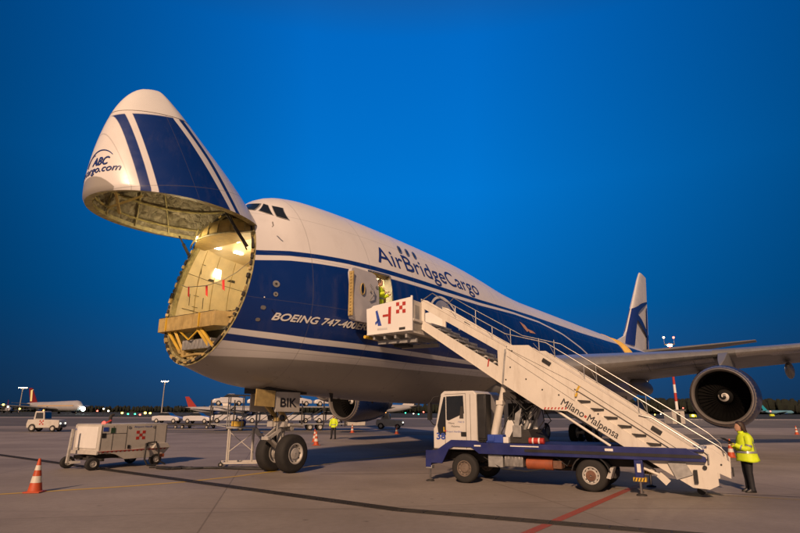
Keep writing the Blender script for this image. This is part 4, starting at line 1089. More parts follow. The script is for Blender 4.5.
# emblem: leaning blue stroke and red letter H shape; chequered red square; small plates
def flat(name,polys,mt,parent,y=None,th=.004):
    a=MB(); y=yb if y is None else y
    for p in polys: a.prism(p,y-th,y)
    return a.build(name,mt,parent,smooth=False)
def mv(polys): return [[((x+3.38)*.93-3.06,(z-4.5)*.97+4.39) for x,z in p] for p in polys]
flat('blue_mark',mv([[(-2.93,4.80),(-2.78,4.80),(-2.96,5.33),(-3.04,5.30)],[(-3.03,4.83),(-2.87,4.98),(-2.9,5.03),(-3.05,4.92)]]),M['blue'],board_o)
flat('red_mark',mv([[(-2.52,4.84),(-2.41,4.84),(-2.40,5.42),(-2.51,5.40)],[(-2.74,5.08),(-2.52,5.09),(-2.52,5.17),(-2.74,5.16)]]),M['red'],board_o)
ch=[]
for i in range(3):
    for j in range(3):
        if (i+j)%2==0: ch.append([(-2.20+i*.125,5.16+j*.125),(-2.075+i*.125,5.165+j*.125),(-2.075+i*.125,5.29+j*.125),(-2.20+i*.125,5.285+j*.125)])
flat('chequer_mark',mv(ch),M['red'],board_o)
flat('grey_text_block',mv([[(-2.95,4.66),(-2.55,4.66),(-2.55,4.72),(-2.95,4.72)]]),mat('pale_grey',(.5,.5,.5),.5),board_o)
flat('rating_plates',mv([[(-2.08,4.60),(-1.84,4.61),(-1.84,4.70),(-2.08,4.69)]]),M['dark'],board_o)
TC,TS=.846,-.533
decal('airport_name','Milano',.27,lambda x,y: (2.93+x*TC-y*TS,-.9395,2.20+x*TS+y*TC),M['blacktxt'],l1,width=.66,weight=.003,grid=0)
decal('airport_name','Malpensa',.27,lambda x,y: (2.93+(.78+x)*TC-y*TS,-.9395,2.20+(.78+x)*TS+y*TC),M['blacktxt'],l1,width=.86,weight=.003,grid=0)
flat('red_dot',[[(3.525,1.865),(3.575,1.835),(3.61,1.885),(3.56,1.92)]],M['red'],l1,y=-.936)
# box lamps on the panels, warning marks
for px_,pz in ((-.55,5.02),): pass
def panel_lamp(x,z,y,ang=-.6):
    a=MB(); c_,s2=cos(ang),sin(ang); P=[(x-.13*c_-.05*s2*-1,z-.13*s2-.05*c_),(x+.13*c_+.05*s2,z+.13*s2-.05*c_),(x+.13*c_-.05*s2,z+.13*s2+.05*c_),(x-.13*c_-.05*s2,z-.13*s2+.05*c_)]
    a.prism(P,y-.05,y); return T('panel_lamp',a,M['black'],TR,.01)
panel_lamp(-.5,4.88,.80); panel_lamp(2.62,3.36,-.94); panel_lamp(5.28,1.56,-.94)
flat('warning_mark',[[(.80,3.30),(.84,3.30),(.88,3.52),(.84,3.52)]],M['red'],u1,y=-.832)
a=MB(); a.prism([(3.36,2.55),(3.42,2.55),(3.50,2.68),(3.44,2.68)],-.95,-.936); a.prism([(3.32,2.40),(3.38,2.40),(3.42,2.50),(3.36,2.50)],-.95,-.936); a.each('hazard_mark',M['yellow'],l1)
# handrails
def rail(P,y,post,offs,z_of,name='handrail',r=.016):
    a=MB(); a.tube(P,r,8); o=T(name,a,M['steel'],TR)
    for x in post:
        a=MB(); zt=offs(x); a.cyl((x,y,z_of(x)),(x,y,zt),.014,8); a.bar((x+.02,y,z_of(x)+.02),(x-.16,y,zt-.13),.012,.012); T('rail_post',a,M['steel'],o)
topz=lambda x: slope_up(x) if x<1.5 else 3.77-.681*(x-2.25)
for y,o_ in ((-.84,.38),(.84,.52)):
    P=[(-1.42,y,5.50),(-1.0,y,topz(-1.0)+o_+.02)]+[(x,y,topz(x)+o_) for x in (-.5,.5,1.4,2.6,3.5,4.5,5.6)]
    zz=topz(5.6)+o_
    P+=[(6.35,y,zz-.50),(6.62,y,zz-.68),(6.74,y,zz-.82),(6.76,y,.86)] if y<0 else [(6.35,y,zz-.55),(6.6,y,zz-.8),(6.66,y,.9)]
    rail(P,y,(-.2,1.0,2.4,3.6,4.9),lambda x,o_=o_: topz(x)+o_,topz)
a=MB(); a.tube([(4.9,-.97,1.93),(5.2,-.97,1.85),(6.2,-.97,1.16),(6.35,-.97,1.02),(6.34,-.97,.8)],.02,8); T('grab_rail',a,M['steel'],TR)
# struts and lifting gear
for s_ in (-1,1):
    a=MB(); a.cyl((.82,s_*.62,1.15),(1.10,s_*.62,2.25),.115,14); j=T('lifting_strut',a,SW,TR); a=MB(); a.cyl((1.10,s_*.62,2.25),(1.38,s_*.62,3.30),.085,14); a.box(1.0,1.2,s_*.62-.13,s_*.62+.13,2.2,2.32); T('strut_inner_tube',a,SW,j)
    a=MB(); a.cyl((2.75,s_*.80,2.05),(4.12,s_*.80,1.14),.035,10); T('stair_brace',a,SW,TR)
    a=MB(); a.cyl((1.55,s_*.35,1.2),(2.0,s_*.35,2.1),.06,12); a.cyl((2.0,s_*.35,2.1),(2.3,s_*.35,2.35),.035,10); T('hydraulic_ram',a,M['galv'],TR)
a=MB(); a.prism([(1.3,1.14),(2.1,1.14),(1.95,1.5),(1.5,1.5)],-.8,.8); a.box(1.2,1.6,-.7,.7,2.35,2.55); T('lift_pedestal',a,M['dark'],TR,.01)
a=MB(); r_=random.Random(5)
for k in range(9):
    y=r_.uniform(-.8,.1); x=r_.uniform(1.2,2.0); a.tube([(x,y,2.5),(x+r_.uniform(.1,.5),y-.05,2.2),(x+r_.uniform(.0,.5),y-.05,1.75),(x+r_.uniform(-.2,.3),y,1.4),(x,y,1.2)],.016,6)
for k in range(4):
    y=-.75+.1*k; a.tube([(1.45,y,2.45),(1.9,y-.05,2.05-.1*k),(2.3,y,2.3),(2.1,y,2.5)],.016,6)
T('hose_bundle',a,M['hose'],TR)
a=MB(); a.box(1.5,1.75,-.85,-.6,1.3,1.62); a.prism([(1.55,1.95),(1.75,2.1),(1.62,1.5),(1.5,1.6)],-.72,-.66); T('control_box',a,M['galv'],TR,.01)
a=MB(); a.box(1.15,1.4,-.95,-.75,1.14,1.3); T('small_case',a,M['white'],TR,.01)
# foot mechanism
a=MB(); a.prism([(5.45,.80),(5.85,.80),(5.98,.55),(5.62,.42)],-.99,-.94); T('mesh_guard',a,M['galv'],TR)
a=MB(); a.cyl((4.85,-.7,.62),(5.35,-.7,.42),.035,8); a.bar((5.2,-.72,.5),(5.4,-.72,.30),.06,.16); a.cyl((4.75,-.5,.75),(5.1,-.6,.55),.05,8); T('foot_ram',a,SW,TR)
for s_ in (-1,1):
    a=MB(); a.cyl((6.1,s_*.5,.16),(6.1,s_*.58,.16),.10,14); T('foot_roller',a,M['rubber'],TR)
a=MB(); a.box(6.0,6.08,-1.02,-.94,.36,.66); a.cyl((6.25,-.98,.72),(6.25,-.94,.72),.05,10); a.box(6.8,6.84,-.95,-.88,.55,.75); T('foot_fittings',a,M['black'],TR) if 0 else a.each('foot_fitting',M['black'],TR)
# cab lettering
decal('fleet_number','38',.26,lambda x,y:(-.80+x,-1.045,1.20+y),M['blue'],cab,width=.28,weight=.012,grid=0)
decal('operator_name','Airport Handling',.075,lambda x,y:(-.48+x,-1.045,1.40+y),M['blue'],cab,width=.5,grid=0)
decal('airport_lettering','Milano',.075,lambda x,y:(-.42+x,-1.045,1.64+y),M['blacktxt'],cab,width=.2,grid=0)
decal('airport_lettering','Malpensa',.075,lambda x,y:(-.32+x,-1.045,1.55+y),M['blacktxt'],cab,width=.28,grid=0)
decal('maker_lettering','75E15',.06,lambda x,y:(-.1+x,-1.045,1.68+y),M['blue'],cab,width=.2,grid=0)
a=MB(); a.bar((-.52,-1.047,1.42),(-.50,-1.047,1.46),.004,.05); T('red_tick',a,M['red'],cab)
# ================================================================ GROUND POWER UNIT
GZ=radians(60)
G=thing('ground_power_unit',(-10.5,20.4,0),GZ,'dirty white wheeled power cart with a red chequer emblem in front of the aircraft nose','power unit')
def chequer(m,x,z,s,y,th=.005,n=3):
    for i in range(n):
        for j in range(n):
            if (i+j)%2==0: m.box(x+i*s,x+(i+1)*s,y-th,y,z+j*s,z+(j+1)*s)
GW=M['gpuwhite']
m=MB(); m.box(0,2.3,0,1.45,.52,1.50); m.box(.02,2.28,.02,1.43,1.50,1.53); gb=m.build('body',GW,G,bevel=.025)
m=MB(); m.prism([(.85,.30),(2.15,.30),(2.35,.52),(2.42,.62),(1.9,.74),(.95,.60),(.0,.62),(.55,.48)],-.03,.0); m.prism([(.85,.30),(2.15,.30),(2.35,.52),(2.42,.62),(.0,.62),(.55,.48)],1.45,1.48)
m.box(-.06,0,-.02,1.47,.50,.62); m.box(.85,2.15,.0,1.45,.31,.50); m.build('skirt',GW,G,bevel=.006)
m=MB(); m.box(0,2.3,-.05,-.03,.60,.615)
for k in range(16): m.prism([(.1+k*.14,.56),(.15+k*.14,.56),(.18+k*.14,.60),(.13+k*.14,.60)],-.036,-.031)
m.build('warning_strip',M['red'],G)
m=MB(); m.prism([(1.75,.62),(2.42,.62),(2.28,.80),(1.85,.80)],-.12,-.0); m.build('tray',GW,G,bevel=.01)
m=MB()
for x in (.04,.40,.85,2.26,1.85): m.bar((x,-.004,.64),(x,-.004,1.46),.004,.012)
m.bar((.04,-.004,1.2),(.85,-.004,1.2),.004,.012)
m.build('panel_joint',M['dark'],gb)
m=MB(); m.box(.08,.24,-.012,0,1.28,1.42); m.build('blue_sign',M['blue'],gb)
m=MB(); m.box(.32,.46,-.012,0,1.22,1.40); m.build('green_gauge',mat('green_panel',(.03,.07,.04),.4),gb)
m=MB(); m.box(.06,.18,-.012,0,1.06,1.22); m.box(.92,1.0,-.02,0,.66,.78); m.box(1.55,1.63,-.02,0,.70,.82); m.build('latches',M['black'],gb)
for x in (.92,1.78):
    m=MB(); m.cyl((x,-.015,1.40),(x,0,1.40),.05,12); m.build('vent_knob',M['galv'],gb)
m=MB(); chequer(m,1.18,.96,.105,-.0); m.build('chequer_emblem',M['red'],gb)
decal('operator_name','Airport Handling',.10,lambda x,y:(1.08+x,-.006,1.385+y),M['blue'],gb,width=.75,grid=0)
decal('unit_number','663',.12,lambda x,y:(-.006,1.42-x,1.30+y),M['blue'],gb,width=.25,grid=0)
m=MB(); m.box(-.02,0,.12,1.3,.70,1.44); m.build('end_louvre',M['white'],gb,bevel=.008)
m=MB()
for x in (.18,1.86):
    m.bar((x,.0,.32),(x,1.45,.32),.09,.09)
m.box(-.1,2.2,.3,.42,.34,.46); m.box(-.1,2.2,1.03,1.15,.34,.46); m.build('undercarriage',M['dark'],G)
for x in (-.12,1.96):
    for y in (.02,1.42): wheel(G,(x,y,.21),.21,.14,rimr=.5)
m=MB(); m.bar((-.35,1.0,.22),(-.30,1.0,1.36),.08,.06); m.bar((-.35,.85,.22),(-.1,.72,.25),.06,.06); m.bar((-.35,1.0,.25),(-.1,.9,.25),.05,.05)
m.build('tow_bar',M['rim'],G)
for x,y in ((.12,.12),(.75,1.2)):
    m=MB(); m.lathe([(0,.05),(.05,.05),(.08,.02)],(x,y,1.53),'z',12,caps=True); m.build('marker_lamp',emit('red_lamp',(1,.08,.05),3),G)
m=MB(); m.tube([(.6,.6,1.53),(.6,.6,1.72),(.62,.6,1.82),(.70,.6,1.86)],.05,10); m.build('exhaust_pipe',M['dark'],G)
m=MB(); m.tube([(.42,.5,1.56),(.5,.35,1.66)],.03,6); m.build('beacon_arm',M['red'],G)
m=MB(); m.tube([(1.55,-.03,.80),(1.48,-.13,.62),(1.46,-.16,.25),(1.55,-.2,.04),(1.8,-.3,.03)],.03,8); m.tube([(1.6,-.03,.82),(1.85,-.12,.85),(1.95,-.14,.55),(2.0,-.16,.15),(2.2,-.2,.03)],.03,8); m.build('output_cable',M['hose'],G)
m=MB(); m.box(2.05,2.2,-.12,.0,.28,.40); m.build('orange_socket',M['orange'],G,bevel=.01)
G.scale=(1.2,1.06,1.0)
# cable to the aircraft
m=MB(); r_=random.Random(2)
def cable(P,r):
    q=[]
    for a,b in zip(P,P[1:]):
        for i in range(6): t=i/6; q.append((a[0]+(b[0]-a[0])*t+r_.uniform(-.03,.03),a[1]+(b[1]-a[1])*t+r_.uniform(-.05,.05),r+.004))
    q.append((*P[-1],r+.004)); m.tube(q,r,8)
cable([(-8.9,21.3),(-8.3,20.8),(-7.9,21.3),(-7.2,20.9),(-6.2,21.0),(-5.2,21.1),(-4.6,20.9)],.035); cable([(-9.0,21.2),(-8.4,21.2),(-7.4,20.7),(-6.6,21.1),(-5.6,20.7),(-4.7,20.6)],.035); cable([(-8.6,20.9),(-8.1,20.6),(-7.7,20.7),(-7.9,20.95)],.04)
tag(m.build('power_cable',M['hose']),'black power cables snaking over the concrete from the cart towards the nose wheels','cable')

# ================================================================ TRAFFIC CONES
def cone_(loc,label,group='traffic cones on the apron',tilt=0):
    c_=thing('traffic_cone',loc,random.uniform(0,1),label,'cone',group); c_.rotation_euler=(0,radians(tilt),random.uniform(0,.6))
    return c_
coneorange=mat('cone_orange',(.50,.075,.02),.55,var=.12,dirt=.3); conewhite=mat('cone_white',(.62,.58,.5),.5,var=.08,dirt=.3)
def make_cone(loc,label):
    c_=cone_(loc,label); H=.82; R0,R1=.16,.028; rr=lambda z: R0+(R1-R0)*(z-.03)/(H-.03)
    m=MB(); m.box(-.2,.2,-.2,.2,0,.035); m.build('base',coneorange,c_,bevel=.015)
    m=MB(); m.lathe([(.03,R0+.02),(.05,R0),(H,R1),(H+.01,.012)],(0,0,0),'z',28,caps=True); b_=m.build('cone_body',coneorange,c_)
    for a,b in ((.24,.40),(.54,.66)):
        m=MB(); m.lathe([(a,rr(a)+.004),(b,rr(b)+.004)],(0,0,0),'z',28); m.build('reflective_band',conewhite,b_)
    return c_
c0=make_cone((-9.15,14.95,0),'nearest orange and white traffic cone, beside the yellow line at the left edge')
c0.scale=(1,1,.98)
for loc,lb in (((-5.06,35.4,0),'striped cone just behind the nose wheels, front one of a close pair'),((-5.75,39.5,0),'striped cone behind the nose wheels, rear one of a close pair'),((-4.6,56.5,0),'small cone standing under the far engine'),((-.25,53.8,0),'small cone beside the white tug, left of the truck cab'),((15.3,27.0,0),'cone half hidden between the stair foot and the woman in yellow'),((38,55.5,0),'cone at the right edge of the apron behind the woman in yellow')):
    dup(c0,loc,random.uniform(0,1),lb).scale=(1,1,1)

# ================================================================ MAINTENANCE STEPS
st=thing('maintenance_steps',(-5.85,22.1,0),radians(12),'galvanised wheeled work platform with railings and a short stair by the nose gear','work platform')
m=MB()
for x in (-.6,.28):
    for y in (-.35,.45): m.cyl((x,y,.12),(x,y,1.36),.035,10)
for y in (-.35,.45): m.bar((-.85,y,.14),(1.1,y,.14),.07,.07)
for x in (-.75,.6,1.05): m.bar((x,-.4,.14),(x,.5,.14),.06,.06)
m.bar((-.6,-.35,.5),(.28,-.35,1.2),.025,.025); m.bar((-.6,.45,1.2),(.28,.45,.5),.025,.025); m.build('frame',M['gpuwhite'],st)
m=MB(); m.box(-.7,.38,-.42,.52,1.36,1.42); m.build('deck',M['galv'],st,bevel=.01)
for y in (-.40,.50):
    m=MB(); m.tube([(.36,y,1.42),(.36,y,2.52),(.30,y,2.58),(-.62,y,2.58),(-.68,y,2.52),(-.68,y,1.42)],.02,8); m.tube([(-.68,y,2.0),(.36,y,2.0)],.016,6); m.tube([(-.15,y,1.42),(-.15,y,2.58)],.016,6); m.build('railing',M['galv'],st)
m=MB(); m.tube([(-.68,-.4,2.3),(-.68,.5,2.3)],.018,8); m.tube([(-.68,-.4,1.9),(-.68,.5,1.9)],.018,8); m.build('end_rail',M['galv'],st)
for y in (-.38,.48):
    m=MB(); m.prism([(.36,1.42),(.36,1.20),(1.28,.16),(1.48,.16)],y-.02,y+.02); s2=m.build('stair_side',M['gpuwhite'],st)
    m=MB(); m.tube([(.36,y,2.3),(1.42,y,1.1),(1.42,y,.2)],.018,8); m.build('stair_rail',M['galv'],st)
decal('side_lettering','AIRPORT',.1,lambda x,y:(.50+x*.66-y*(-.75),-.402,1.08-x*.75+y*.66),M['blue'],s2,width=.8,grid=0)
m=MB()
for k in range(5): m.box(.42+k*.2,.64+k*.2,-.36,.46,1.18-k*.225,1.205-k*.225)
m.build('stair_treads',M['galv'],st)
for x,y in ((-.8,-.38),(-.8,.48),(1.05,-.38),(1.05,.48)): wheel(st,(x,y,.09),.09,.05,name='castor',rimr=.4)
m=MB(); m.box(-.55,-.1,-.1,.3,1.43,1.62); tag(m.build('tool_box',M['yellow'],None,bevel=.015),'yellow tool box lying on the work platform deck','tool box').location=(-5.85,22.1,0)
m=MB(); m.ball((0,0,0),.14,8,(1.2,.8,1)); b_=m.build('cloth_bag',M['blue']); b_.location=(-6.05,22.2,1.56); tag(b_,'blue bag on the work platform beside the yellow tool box','bag')

# ================================================================ PEOPLE
skin=mat('skin',(.42,.24,.16),.55,var=.05); hairm=mat('dark_brown_hair',(.035,.02,.013),.5,var=.2,scale=20,bump=.4,bscale=60)
hivis=mat('hi_vis_yellow',(.62,.80,.02),.6,var=.12,scale=6,bump=.6,bscale=9); refl=mat('reflective_tape',(.30,.31,.33),.35,metal=.3,var=.08); trous=mat('black_trousers',(.012,.013,.018),.7,var=.3,bump=.5,bscale=14); shoe=mat('black_boots',(.012,.011,.011),.45)
def skinned(name,chains,mt,parent,sub=2):
    """chains: list of lists of (pos,radius[,radius2]); chains sharing a first point are welded there"""
    me=bpy.data.meshes.new(name); V=[];E_=[];R=[];key={}
    for ch_ in chains:
        prev=None
        for it in ch_:
            p=tuple(round(q,4) for q in it[0])
            if p in key: i=key[p]
            else: i=len(V); key[p]=i; V.append(p); R.append((it[1],it[2] if len(it)>2 else it[1]))
            if prev is not None and prev!=i: E_.append((prev,i))
            prev=i
    me.from_pydata(V,E_,[]); o=bpy.data.objects.new(name,me); C.objects.link(o); me.materials.append(mt)
    md=o.modifiers.new('skin','SKIN'); md.use_smooth_shade=True
    if not me.skin_vertices: 
        bm=bmesh.new(); bm.from_mesh(me); bm.verts.layers.skin.verify(); bm.to_mesh(me); bm.free()
    for i,v in enumerate(me.skin_vertices[0].data): v.radius=R[i]; v.use_root=(i==0)
    sb=o.modifiers.new('sub','SUBSURF'); sb.levels=sub; sb.render_levels=sub
    # freeze to a real mesh
    bpy.context.view_layer.update(); ev=o.evaluated_get(bpy.context.evaluated_depsgraph_get()); nm=bpy.data.meshes.new_from_object(ev); nm.name=name
    o.modifiers.clear(); o.data=nm; nm.polygons.foreach_set('use_smooth',[True]*len(nm.polygons))
    if parent: o.parent=parent
    return o
def ell(c,a,b,z,n=20,rot=0,ph=0):
    return [(c[0]+a*cos(2*pi*k/n+ph),c[1]+b*sin(2*pi*k/n+ph),z) for k in range(n)]
def head_mesh(m,c,s=1,yaw=0):
    # face looks along +x; profile shaped with brow, nose, lips and chin
    rings=[]; prof=[(-.125,.045,.040,.02),(-.115,.070,.052,.022),(-.10,.085,.060,.018),(-.08,.092,.066,.010),(-.055,.095,.070,.006),(-.03,.096,.073,.004),(0,.098,.075,0),(.03,.099,.076,-.002),(.06,.094,.073,-.006),(.09,.078,.062,-.012),(.11,.052,.043,-.016),(.122,.02,.018,-.018)]
    n=24
    for dz,a,b,ox in prof:
        r=[]
        for k in range(n):
            t=2*pi*k/n; x=a*cos(t); y=b*sin(t); 
            front=max(0,cos(t))**14
            bump=0
            if -.05<dz<.02: bump=.024*(1-abs(dz+.035)/.05 if abs(dz+.035)<.05 else 0)   # nose
            if -.09<dz<=-.07: bump=.008
            if .0<dz<.05: bump=.004
            x+=front*bump
            if abs(dz)<.02 and .5<cos(t)<.93: x-=.007
            r.append((c[0]+s*(x+ox),c[1]+s*y,c[2]+s*dz))
        rings.append(r)
    m.loft(rings)
    for sgn in (-1,1): m.ball((c[0]-s*.005,c[1]+sgn*s*.077,c[2]-s*.01),.022*s,5,(.7,.4,1.3))
def fingers(o,dirv,side,up,curl,r=.0085,L=.075):
    """four curled fingers of different length and a thumb leaving the side of the palm"""
    o=Vector(o); d=Vector(dirv).normalized(); s_=Vector(side).normalized(); u=Vector(up).normalized(); ch_=[]
    for k,l in enumerate((.88,1,.94,.75)):
        b=o+s_*(.021*(1.5-k))*1.0; p1=b+d*L*.35*l; p2=p1+(d*cos(curl)+u*-sin(curl))*L*.35*l; p3=p2+(d*cos(curl*1.9)+u*-sin(curl*1.9))*L*.3*l
        ch_.append([(tuple(o-d*.045),.018,.024),(tuple(b),r*1.15),(tuple(p1),r*1.05),(tuple(p2),r*.95),(tuple(p3),r*.8)])
    tb_=o-d*.045+s_*.03; t1=tb_+s_*.028+d*.02-u*.012; t2=t1+d*.03-u*.012
    ch_.append([(tuple(o-d*.045),.018,.024),(tuple(tb_),r*1.2),(tuple(t1),r*1.15),(tuple(t2),r)])
    return ch_
def woman():
    P=thing('person',(9.12,15.42,0),radians(172),'dark-haired woman in long yellow reflective jacket and black trousers, reading by the stair foot','person')
    # local: faces +x, y left
    hip=(0,0,.95)
    hl=(.30,.10,1.205); hr=(.34,-.06,1.19)
    chains=[[(hip,.13,.15),((0,0,1.15),.12,.15),((0.0,0,1.35),.11,.17),((.0,0,1.43),.07,.10),((.035,0,1.53),.048)]]
    for s_ in (-1,1):
        chains.append([(hip,.13,.15),((.0,s_*.09,.86),.09),((.02-.0*s_,s_*.10,.50),.058),((.0,s_*.10,.10),.042),((.04,s_*.108,.05),.03)])
        hnd=(.33,s_*.055,1.20)
        chains.append([((0.0,0,1.35),.11,.17),((-.02,s_*.17,1.36),.055),((.02,s_*.22,1.08),.042),((.19,s_*.14,1.12),.034),((.285,s_*.07,1.185),.024)])
        chains[-1].append((tuple(Vector((.33,s_*.055,1.20))-Vector((.045,0,0))),.018,.024)) if 0 else None
    body=skinned('body',chains,skin,P)
    bm=bmesh.new(); bm.from_mesh(body.data)
    hd=MB(); head_mesh(hd,(.075,0,1.635),.98)
    hand=[]
    for s_ in (-1,1):
        hand+=fingers((.335,s_*.06,1.20),(1,-.0*s_,.2),(0,s_*-1.,.5),(0,s_*.8,.6),.7)
    hm=skinned('hands',hand,skin,None,1)
    # join head and hands into the one body mesh
    tmp=hd.build('tmp',skin)
    for o in (tmp,hm):
        b2=bmesh.new(); b2.from_mesh(o.data); me=bpy.data.meshes.new('x'); b2.to_mesh(me); bm.from_mesh(me); b2.free(); bpy.data.objects.remove(o)
    bm.to_mesh(body.data); bm.free(); body.data.polygons.foreach_set('use_smooth',[True]*len(body.data.polygons))
    # jacket
    m=MB(); R=[]
    for z,a,b,ox in ((.76,.265,.31,-.03),(.80,.262,.305,-.03),(.95,.235,.28,-.02),(1.06,.215,.26,-.02),(1.18,.20,.248,-.015),(1.28,.19,.24,-.015),(1.36,.172,.225,-.015),(1.42,.14,.185,-.015),(1.465,.095,.115,0),(1.49,.078,.082,.015)):
        r=[]
        for k in range(28):
            t=2*pi*k/28; f=1+.025*sin(5*t+z*9)+.015*sin(9*t-z*14); r.append((ox+a*cos(t)*f,b*sin(t)*f,z+(.012*sin(3*t) if z<.82 else 0)))
        R.append(r)
    m.loft(R,caps=False); jk=m.build('jacket',hivis,P,ang=80)
    so=jk.modifiers.new('thick','SOLIDIFY'); so.thickness=.012
    for s_ in (-1,1):
        m=MB(); pts=[((-.02,s_*.17,1.38),.095),((-.02,s_*.225,1.30),.095),((-.005,s_*.24,1.20),.088),((.02,s_*.24,1.10),.082),((.075,s_*.21,1.075),.080),((.14,s_*.17,1.10),.07),((.21,s_*.13,1.135),.062),((.255,s_*.09,1.165),.056)]
        rr=[];prev=None
        for i,(p,r) in enumerate(pts):
            d_=(Vector(pts[min(i+1,len(pts)-1)][0])-Vector(pts[max(i-1,0)][0])).normalized(); a_=d_.cross(Vector((0,1,0))).normalized(); b_=d_.cross(a_)
            rr.append([tuple(Vector(p)+a_*r*(1+.05*sin(4*t+i*2))*cos(t)+b_*r*sin(t)) for t in [2*pi*k/16 for k in range(16)]])
        m.loft(rr); m.build('sleeve',hivis,jk,ang=80)
        for j in (2.4,5.2):
            i=int(j); f=j-i; 
            ring=[]; 
            for dd in (-.2,.2):
                g_=f+dd; ring.append([tuple(Vector(rr[i][k]).lerp(Vector(rr[i+1][k]),max(0,min(1,g_)))*1.0+(Vector(rr[i][k])-Vector(pts[i][0])).normalized()*.004) for k in range(16)])
            m=MB(); m.loft(ring,caps=False); m.build('sleeve_tape',refl,jk,fix=True)
    def jr(z,off=.006):
        for (a,b) in zip(R,R[1:]):
            if a[0][2]<=z<=b[0][2]+.02 or True:
                za,zb=a[0][2],b[0][2]
                if za<=z<=zb: 
                    f=(z-za)/(zb-za); return [(p[0]+(q[0]-p[0])*f+off*(1 if p[0]>0 else -1),(p[1]+(q[1]-p[1])*f)*(1+off*4),z) for p,q in zip(a,b)]
    for z0,z1 in ((.97,1.02),):
        m=MB(); m.loft([jr(z0,.008),jr(z1,.008)],caps=False); m.build('waist_tape',refl,jk)
    m=MB()
    for k0 in (5,9,19,23):
        a_=[jr(z,.008)[k0] for z in (1.02,1.1,1.2,1.3,1.38)]; b_=[jr(z,.008)[k0+1] for z in (1.02,1.1,1.2,1.3,1.38)]
        for i in range(4): m.quad(a_[i],b_[i],b_[i+1],a_[i+1])
    m.build('brace_tape',refl,jk,fix=False)
    # hood lying on the back
    m=MB(); m.loft([[(x,y*w_,z) for x,y,z in [(c_+.05*cos(t),.13*sin(t),zz+.035*cos(t)) for t in [2*pi*k/16 for k in range(16)]]] for c_,zz,w_ in ((-.02,1.50,.7),(-.08,1.47,1.05),(-.13,1.41,1.1),(-.17,1.34,.9),(-.19,1.27,.5))]); m.build('hood',hivis,jk,ang=80)
    m=MB(); m.loft([[(.05+.075*cos(t),.09*sin(t),z) for t in [2*pi*k/16 for k in range(16)]] for z in (1.46,1.52)],caps=False); m.build('collar',hivis,jk)
    # scarf / lanyard ends at the front
    m=MB(); m.loft([[(.17+.012*cos(t),.03+.05*sin(t),z) for t in [2*pi*k/12 for k in range(12)]] for z in (.86,1.0,1.1)]); m.build('jacket_flap',hivis,jk)
    # trousers
    m=MB()
    for s_ in (-1,1):
        m.loft([[(cx_+a*cos(t)*(1+.04*sin(3*t+z*20)),s_*cy+a*1.02*sin(t),z) for t in [2*pi*k/16 for k in range(16)]] for z,a,cx_,cy in ((.97,.125,0,.075),(.85,.115,0,.082),(.7,.097,.005,.09),(.5,.08,.015,.097),(.3,.07,.005,.10),(.12,.068,0,.105),(.05,.072,.005,.105))])
    m.build('trousers',trous,P,ang=80)
    for s_ in (-1,1):
        m=MB(); m.loft([[(x0+w_*cos(t)*1.0,s_*.108+b_*sin(t),z) for t in [2*pi*k/16 for k in range(16)]] for z,w_,b_,x0 in ((0,.135,.047,.045),(.03,.138,.05,.045),(.06,.115,.048,.03),(.10,.065,.045,-.01),(.13,.06,.043,-.015))]); m.build('boot',shoe,P,ang=60)
    # hair: long, falling behind and beside the face
    m=MB(); 
    m.loft([[(cx_+a*cos(t),b*sin(t),z) for t in [2*pi*k/20 for k in range(20)]] for z,a,b,cx_ in ((1.36,.03,.06,-.075),(1.42,.05,.085,-.06),(1.50,.07,.10,-.035),(1.57,.085,.103,-.005),(1.63,.098,.103,.012),(1.68,.106,.10,.030),(1.72,.105,.094,.045),(1.755,.085,.075,.05),(1.775,.04,.035,.05))]); m.build('hair',hairm,P,ang=80)
    # folder
    f=MB(); f.loft([[(.30,-.13,1.21),(.30,.13,1.21),(.305,.13,1.225),(.305,-.13,1.225)],[(.52,-.15,1.33),(.52,.15,1.33),(.522,.15,1.345),(.522,-.15,1.345)]]); fo=f.build('folder',M['black'],None,bevel=.003); fo.location=P.location; fo.rotation_euler=P.rotation_euler; tag(fo,'dark folder held open in both hands by the woman in the yellow jacket','folder')
    return P
woman()
